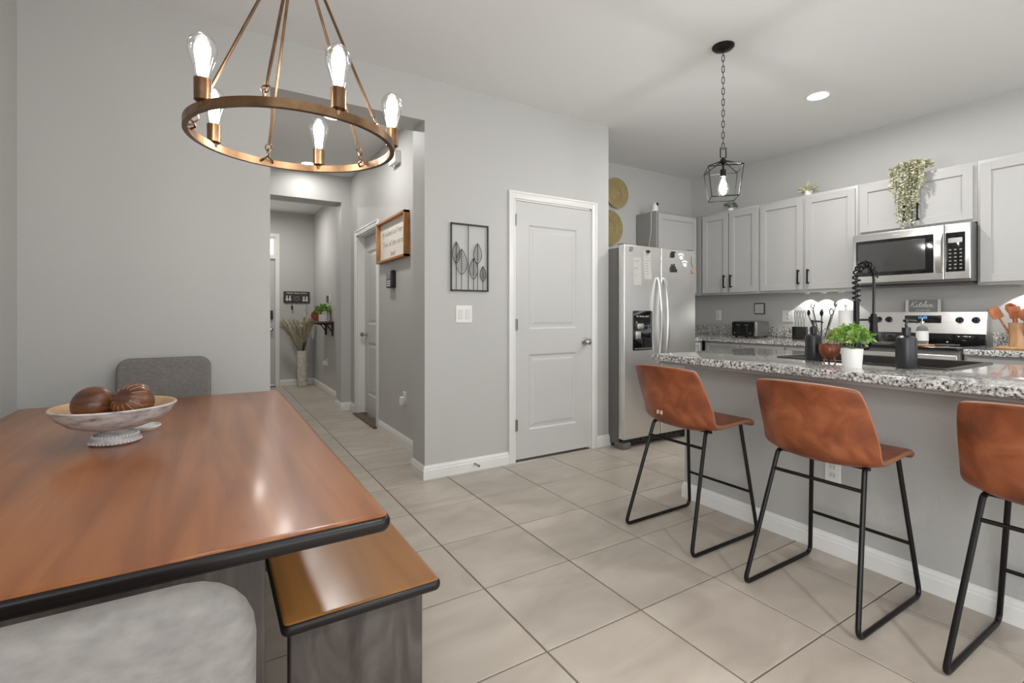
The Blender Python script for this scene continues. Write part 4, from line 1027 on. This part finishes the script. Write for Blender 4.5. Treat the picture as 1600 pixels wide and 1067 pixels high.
bm = newbm(); lathe(bm, [(0, -.02), (.012, -.018), (.024, -.006), (.026, .01), (.012, .03), (.007, .04), (.006, .5), (.0, .5)], hub, 20); obj('stem', bm, M_brass, t)
bm = newbm(); lathe(bm, [(0, -.03), (.02, -.03), (.06, -.012), (.064, 0), (0, 0)], (cx_, cy_, CZ), 32); obj('canopy', bm, M_brass, t)
bulbprof = [(.0, .0), (.0125, .002), (.015, .012), (.019, .03), (.027, .055), (.0315, .075), (.0315, .088), (.027, .102), (.017, .112), (.007, .116), (0, .117)]
mb = ms = mf = None
bulb_angles = (67, 139, 212, 283, 345)
for a in bulb_angles:
    a = R(a); p = Vector((cx_ + (rr_ + .0) * math.cos(a), cy_ + rr_ * math.sin(a), cz_ + .004))
    bm = newbm(); lathe(bm, [(0, -.006), (.008, -.006), (.010, .004), (.018, .010), (.0185, .062), (.016, .062), (.014, .05), (0, .05)], p, 24); sk = obj('socket', bm, M_brass, t)
    bm = newbm(); lathe(bm, bulbprof, p + Vector((0, 0, .055)), 24); bl = obj('bulb', bm, M_bulb, t, smooth=180)
    bm = newbm(); lathe(bm, [(0, .012), (.011, .018), (.0135, .045), (.017, .07), (.0165, .086), (.011, .098), (0, .103)], p + Vector((0, 0, .055)), 12); obj('filament', bm, M_fil, bl, smooth=180)

# ------------------------------------------------------------------ PENDANT LANTERN
px, py = 2.660, 1.862
t = thing('pendant_lantern', 'black open-cage pendant lantern on a chain above the island', 'pendant light', (px, py, CZ))
bm = newbm(); lathe(bm, [(0, -.03), (.018, -.028), (.055, -.018), (.064, -.008), (.064, 0), (0, 0)], (px, py, CZ), 32); obj('canopy', bm, M_black, t)
me_ = None; z = CZ - .04; k = 0
while z > 2.155:
    if me_ is None:
        bm = newbm(); pts = [(.0075 * math.cos(q * PI / 7), 0, .0085 * math.sin(q * PI / 7) + (.0115 if q < 7 else -.0115)) for q in range(14)]
        tube(bm, pts, .0022, 6, closed=True); bm.verts.ensure_lookup_table()
        l_ = obj('chain_link', bm, M_black); me_ = l_.data
    else: l_ = bpy.data.objects.new('chain_link', me_); SC.collection.objects.link(l_)
    l_.parent = t; l_.location = (0, 0, z - CZ); l_.rotation_euler = (0, 0, R(90 * (k % 2) + 35)); z -= .0335; k += 1
bm = newbm(); tube(bm, [(px + .0145 * c_, py - .0145 * c_ * .6, zz) for c_, zz in ((-1, 2.10), (-1, 2.16), (1, 2.16), (1, 2.10))], .004, 6, closed=True); tube(bm, [(px, py, 2.10), (px, py, 2.055)], .008); obj('loop', bm, M_black, t)
zt_, zb_ = 2.028, 1.852; ht, hb = .097, .0755; az = R(44)
def cor(h, s, z_): 
    vx, vy = s[0] * h, s[1] * h; return (px + vx * math.cos(az) - vy * math.sin(az), py + vx * math.sin(az) + vy * math.cos(az), z_)
S4 = ((-1, -1), (1, -1), (1, 1), (-1, 1))
bm = newbm()
for i, s in enumerate(S4):
    n2 = S4[(i + 1) % 4]
    tube(bm, [cor(ht, s, zt_), cor(hb, s, zb_)], .0035, 4); tube(bm, [cor(ht, s, zt_), cor(ht, n2, zt_)], .0035, 4); tube(bm, [cor(hb, s, zb_), cor(hb, n2, zb_)], .0035, 4)
    tube(bm, [cor(ht, s, zt_), (px, py, 2.083)], .0045, 4)
obj('cage', bm, M_black, t)
bm = newbm(); lathe(bm, [(0, 2.09), (.016, 2.09), (.018, 2.07), (.006, 2.055), (.006, 2.03), (.017, 2.027), (.017, 1.985), (0, 1.985)], (px, py, 0), 20); obj('socket', bm, M_black, t)
bm = newbm(); lathe(bm, [(.0, 1.99), (.013, 1.985), (.018, 1.965), (.029, 1.935), (.034, 1.912), (.031, 1.888), (.018, 1.87), (0, 1.864)], (px, py, 0), 24); bl = obj('bulb', bm, M_bulb, t, smooth=180)
bm = newbm(); lathe(bm, [(0, 1.97), (.008, 1.965), (.017, 1.94), (.021, 1.912), (.017, 1.888), (0, 1.878)], (px, py, 0), 16); obj('glow_core', bm, M_fil2, bl, smooth=180)

# ------------------------------------------------------------------ RECESSED LIGHTS
for (x, y, e, lab) in ((3.873, 1.915, 13, 'round recessed ceiling light above the kitchen'), (.907, 5.693, 3.0, 'recessed hall ceiling light, nearer the front door'), (.86, 4.22, 8, 'recessed hall ceiling light, nearer the dining room'),
                       (3.873, .3, 11, 'added ceiling fill light above the range end, outside the frame'), (1.3, -1.2, 15, 'added ceiling fill light behind the dining table, outside the frame'), (3.3, -1.4, 20, 'added ceiling fill light behind the stools, outside the frame')):  # the three outside the frame are unseen, added to brighten the room
    t = thing('recessed_light', lab, 'light', (x, y, CZ), 'recessed ceiling lights')
    bm = newbm(); lathe(bm, [(.066, -.002), (.082, -.004), (.086, -.001), (.086, 0), (.066, 0)], (x, y, CZ), 36); obj('trim_ring', bm, M_white, t)
    bm = newbm(); lathe(bm, [(0, -.003), (.068, -.003), (.068, -.0005), (0, -.0005)], (x, y, CZ), 36); obj('lens', bm, M_lens, t)
    light('downlight', 'AREA', (x, y, CZ - .012), e, color=(1, .98, .96), parent=t, shape='DISK', size=.13, spread=R(135 if y < 0 else 178))
light('foyer_fill', 'AREA', (.75, 7.6, 2.7), 9, color=(1, .97, .93), shape='DISK', size=.2)  # added fill with no fixture, brightens the foyer and front door

# ------------------------------------------------------------------ WALL THINGS
MWB = MY(YF)
t = thing('leaf_wall_art', 'dark wire wall art of leaves in a rectangular frame left of the pantry door', 'wall art', (1.61, YF, 1.31))
u0, u1, v0, v1 = 1.452, 1.757, 1.312, 1.80
bm = newbm()
for a, b, c_, d in ((u0, u1, v1 - .011, v1), (u0, u1, v0, v0 + .011), (u0, u0 + .009, v0, v1), (u1 - .009, u1, v0, v1)): box(bm, (a, c_, .008), (b, d, .02), .001, MWB)
obj('frame', bm, M_art, t)
bm = newbm(); tube(bm, [MWB(1.592, v0, .014), MWB(1.592, v1, .014)], .003, 6); obj('center_rod', bm, M_art, t)
def aleaf(uc, vb, vt, wd, dep):
    n_ = 12; tube_pts = []; bm = newbm()
    for s in (-1, 1):
        pts = [MWB(uc + s * wd * math.sin(PI * (k / n_) ** .85) ** .9, vb + (vt - vb) * k / n_, dep) for k in range(n_ + 1)]; tube(bm, pts, .0022, 5)
    tube(bm, [MWB(uc, v0, dep), MWB(uc, vt, dep)], .0025, 5)
    for k in range(2, 11):
        q = k / n_; wv = wd * math.sin(PI * (min(1, q + .1)) ** .85) ** .9
        for s in (-1, 1): tube(bm, [MWB(uc, vb + (vt - vb) * q, dep), MWB(uc + s * wv * .93, vb + (vt - vb) * min(.98, q + .1), dep)], .0011, 4)
    obj('leaf', bm, M_art, t, smooth=60)
aleaf(1.498, 1.51, 1.665, .030, .010); aleaf(1.536, 1.43, 1.615, .046, .018); aleaf(1.636, 1.40, 1.555, .034, .012); aleaf(1.667, 1.515, 1.665, .034, .016); aleaf(1.713, 1.385, 1.50, .024, .012)
bm = newbm()
rslab(bm, 1.498, 1.627, 1.084, 1.21, 0, .006, .005, .003, MWB)
t = thing('light_switch', 'white double light switch plate under the leaf wall art', 'switch', (1.56, YF, 1.147)); obj('cover_plate', bm, M_white, t)
for u in (1.533, 1.592):
    bm = newbm(); rslab(bm, u - .017, u + .017, 1.113, 1.18, .005, .010, .002, .002, MWB); obj('rocker', bm, M_alum, t)
bm = newbm(); tube(bm, [(1.642, YF - .014, .055), (1.642, YF - .075, .055)], .006, 8); lathe(bm, [(0, .075), (.008, .075), (.009, .085), (0, .088)], (1.642, YF, .055), 12, LYM)
tag(obj('door_stop', bm, M_hinge), 'small metal door stop on the baseboard left of the pantry door', 'door stop')
# hall wall things
t = thing('framed_sign', 'oak-framed white script sign on the hall wall', 'sign', (HX, 4.35, 1.62))
a0, a1, b0, b1 = 3.965, 4.775, 1.635, 2.025
bm = newbm()
for p in ((a0, a1, b1 - .02, b1), (a0, a1, b0, b0 + .02), (a0, a0 + .02, b0, b1), (a1 - .02, a1, b0, b1)): box(bm, (p[0], p[2], 0), (p[1], p[3], .05), .001, MH)
obj('frame', bm, M_oak, t)
bm = newbm(); box(bm, (a0 + .01, b0 + .01, .0), (a1 - .01, b1 - .01, .012), 0, MH); obj('board', bm, M_cream, t)
MHm = lambda u, v, w: MH(-u, v, w)
um = -(a0 + a1) / 2
text('My husband and I may be', .075, MHm, um, 1.90, .0125, M_ink2, t, shear=.3, width=.66)
text('Two of the nicest', .075, MHm, um, 1.80, .0125, M_ink2, t, shear=.3, width=.62)
text('family', .06, MHm, um, 1.705, .0125, M_ink2, t, shear=.3)
t = thing('alarm_panel', 'small dark wall-mounted keypad under the framed sign', 'thermostat', (HX, 4.42, 1.37))
bm = newbm(); rslab(bm, 4.32, 4.475, 1.385, 1.545, 0, .045, .015, .008, MH); obj('case', bm, M_blackp, t)
bm = newbm(); rslab(bm, 4.345, 4.45, 1.465, 1.53, .044, .047, .006, .001, MH); obj('screen', bm, M_ink, t)
bm = newbm(); [box(bm, (4.35 + i * .035, 1.40 + j * .02, .044), (4.375 + i * .035, 1.412 + j * .02, .047), 0, MH) for i in range(3) for j in range(3)]; obj('buttons', bm, M_alum, t)
t = thing('door_chime', 'small white chime box high on the hall wall', 'chime', (HX, 4.3, 2.46))
bm = newbm(); rslab(bm, 4.19, 4.37, 2.485, 2.60, 0, .055, .012, .006, MH); obj('box', bm, M_white, t); bm = newbm(); tube(bm, [MH(4.28, 2.485, .03), MH(4.28, 2.465, .03)], .008); obj('nub', bm, M_white, t)
o = outlet('white outlet low on the hall wall with a plugged-in air freshener', MH, 4.08, .42)
bm = newbm(); rslab(bm, 4.055, 4.105, .36, .435, .008, .045, .012, .01, MH); tag(obj('air_freshener', bm, M_white), 'white plug-in air freshener in the low hall outlet', 'air freshener')
# foyer
MFW = MX(1.445)
outlet('white wall outlet low on the foyer wall below the shelf', MFW, 7.47, .44)
bm = newbm(); rslab(bm, 7.46, 7.54, .40, .46, .008, .05, .01, .006, MFW); tag(obj('plug_adapter', bm, M_white), 'white adapter plugged into the foyer outlet below the shelf', 'plug')
outlet('light switch plate on the foyer wall above the shelf', MFW, 7.25, 1.36, sockets=False, name='light_switch', cat='switch')
bm = newbm(); rslab(bm, 7.38, 7.44, 1.31, 1.41, 0, .02, .006, .003, MFW); tag(obj('wall_thermostat', bm, M_smoke), 'small dark thermostat beside the switch above the foyer shelf', 'thermostat')
t = thing('wall_shelf', 'small brown foyer shelf on two black brackets', 'shelf', (1.445, 7.35, 1.02))
bm = newbm(); box(bm, (1.235, 7.0, 1.018), (1.444, 7.7, 1.042), .003); obj('board', bm, M_darkwood, t)
for y in (7.07, 7.52):
    bm = newbm(); box(bm, (1.425, y - .015, .84), (1.444, y + .015, 1.017)); box(bm, (1.27, y - .015, 1.0), (1.425, y + .015, 1.017))
    tube(bm, [(1.43, y, .90), (1.37, y, .985), (1.31, y, 1.005)], .008, 6); obj('bracket', bm, M_black, t)
x, y = 1.35, 7.24
t = thing('potted_plant', 'bushy green plant in a white pot on the foyer shelf', 'potted plant', (x, y, 1.042))
bm = newbm(); lathe(bm, [(0, 0), (.06, 0), (.066, .10), (.058, .10), (0, .085)], (x, y, 1.042), 24); obj('pot', bm, M_white, t); bush((x, y, 1.135), .10, .13, 260, .05, M_leaf1, t, seed=7)
t = thing('decor_plate', 'round brown wooden plate standing on the foyer shelf', 'plate', (1.30, 7.58, 1.042))
bm = newbm(); lathe(bm, [(0, .004), (.03, .006), (.05, .012), (.075, .02), (.08, .016), (.06, 0), (0, 0)], (1.32, 7.60, 1.123), 30, lambda a, b, c_: Vector((a, -c_, b))); obj('disc', bm, M_redwood, t)
bm = newbm(); tube(bm, [(1.27, 7.61, 1.043), (1.37, 7.61, 1.043)], .004); tube(bm, [(1.27, 7.61, 1.043), (1.27, 7.57, 1.043), (1.27, 7.565, 1.06)], .003); tube(bm, [(1.37, 7.61, 1.043), (1.37, 7.57, 1.043), (1.37, 7.565, 1.06)], .003); obj('stand', bm, M_black, t)
# key plaque
t = thing('key_plaque', 'dark key-holder plaque with script and hooks on the foyer wall', 'sign', (1.185, YE, 1.32))
bm = newbm(); rslab(bm, .99, 1.382, 1.322, 1.508, 0, .018, .012, .003, MF); obj('board', bm, M_sign, t)
text('Home Sweet Home', .036, MF, 1.185, 1.482, .0188, M_cream, t, shear=.2, width=.30)
bm = newbm()
for u in (1.04, 1.085): rslab(bm, u - .018, u + .018, 1.355, 1.405, .018, .022, .01, .001, MF); rslab(bm, u - .012, u + .012, 1.41, 1.44, .018, .022, .009, .001, MF)
for u in (1.29, 1.335): rslab(bm, u - .019, u + .019, 1.345, 1.39, .018, .022, .012, .001, MF); rslab(bm, u - .014, u + .014, 1.39, 1.43, .018, .022, .008, .001, MF)
obj('pale_cutouts', bm, M_pink, t)
bm = newbm(); [tube(bm, [MF(1.185 + .045 * math.cos(q * PI / 8) * s_, 1.39 + .035 * math.sin(q * PI / 8) * s_, .02) for q in range(16)], .003, 4, closed=True) for s_ in (1, .6)]; obj('scroll_emblem', bm, M_ink, t)
for u in (1.04, 1.11, 1.18, 1.25, 1.32):
    bm = newbm(); tube(bm, [MF(u, 1.33, .018), MF(u, 1.31, .03), MF(u, 1.305, .04), MF(u, 1.315, .045)], .003, 6); obj('hook', bm, M_black, t)
bm = newbm(); tube(bm, [MF(1.11, 1.305, .04), MF(1.11, 1.28, .04)], .003); rslab(bm, 1.098, 1.126, 1.215, 1.28, .03, .045, .008, .003, MF); tag(obj('key_fob', bm, M_blackp), 'black key fob hanging from the plaque hook', 'keys')
bm = newbm(); tube(bm, [MF(1.32, 1.305, .04), MF(1.32, 1.24, .04)], .0025); rslab(bm, 1.312, 1.328, 1.20, 1.24, .036, .042, .005, .001, MF); tag(obj('hanging_keys', bm, M_chrome), 'thin keys hanging at the right end of the plaque', 'keys')
# vase with pampas grass
x, y = 1.235, 8.33
t = thing('floor_vase', 'tall pale cylinder vase with feathery pampas grass by the front door', 'vase', (x, y, 0))
bm = newbm(); lathe(bm, [(0, 0), (.07, 0), (.078, .01), (.078, .54), (.070, .565), (.062, .565), (.06, .5), (0, .48)], (x, y, 0), 28); obj('vase', bm, M_vase, t)
random.seed(21)
stems = newbm(); pl = newbm()
for k in range(26):
    a = random.uniform(0, 2 * PI); sp = random.uniform(.05, .33); L_ = random.uniform(.36, .52)
    dxp = math.cos(a) * sp * (1.0 if math.cos(a) < 0 else .6); dyp = math.sin(a) * sp * .45
    tip = Vector((x + dxp * 1.1, y + dyp, .56 + L_)); base = Vector((x + dxp * .12, y + dyp * .1, .52)); mid = base.lerp(tip, .55) + Vector((0, 0, .05))
    pts = [base.lerp(mid, q / 4) if q < 4 else mid.lerp(tip, (q - 4) / 4) for q in range(9)]
    tube(stems, pts, .0018, 4)
    for q in range(120):
        s = random.uniform(.28, 1); p = base.lerp(tip, s) + Vector((0, 0, .05 * math.sin(PI * s)))
        d = ((tip - base).normalized() + rdir() * .55).normalized(); leaf(pl, p, d, rdir(), random.uniform(.03, .075), .009)
obj('stems', stems, M_darkwood, t); obj('plumes', pl, M_pampas, t, smooth=0, kind='stuff')
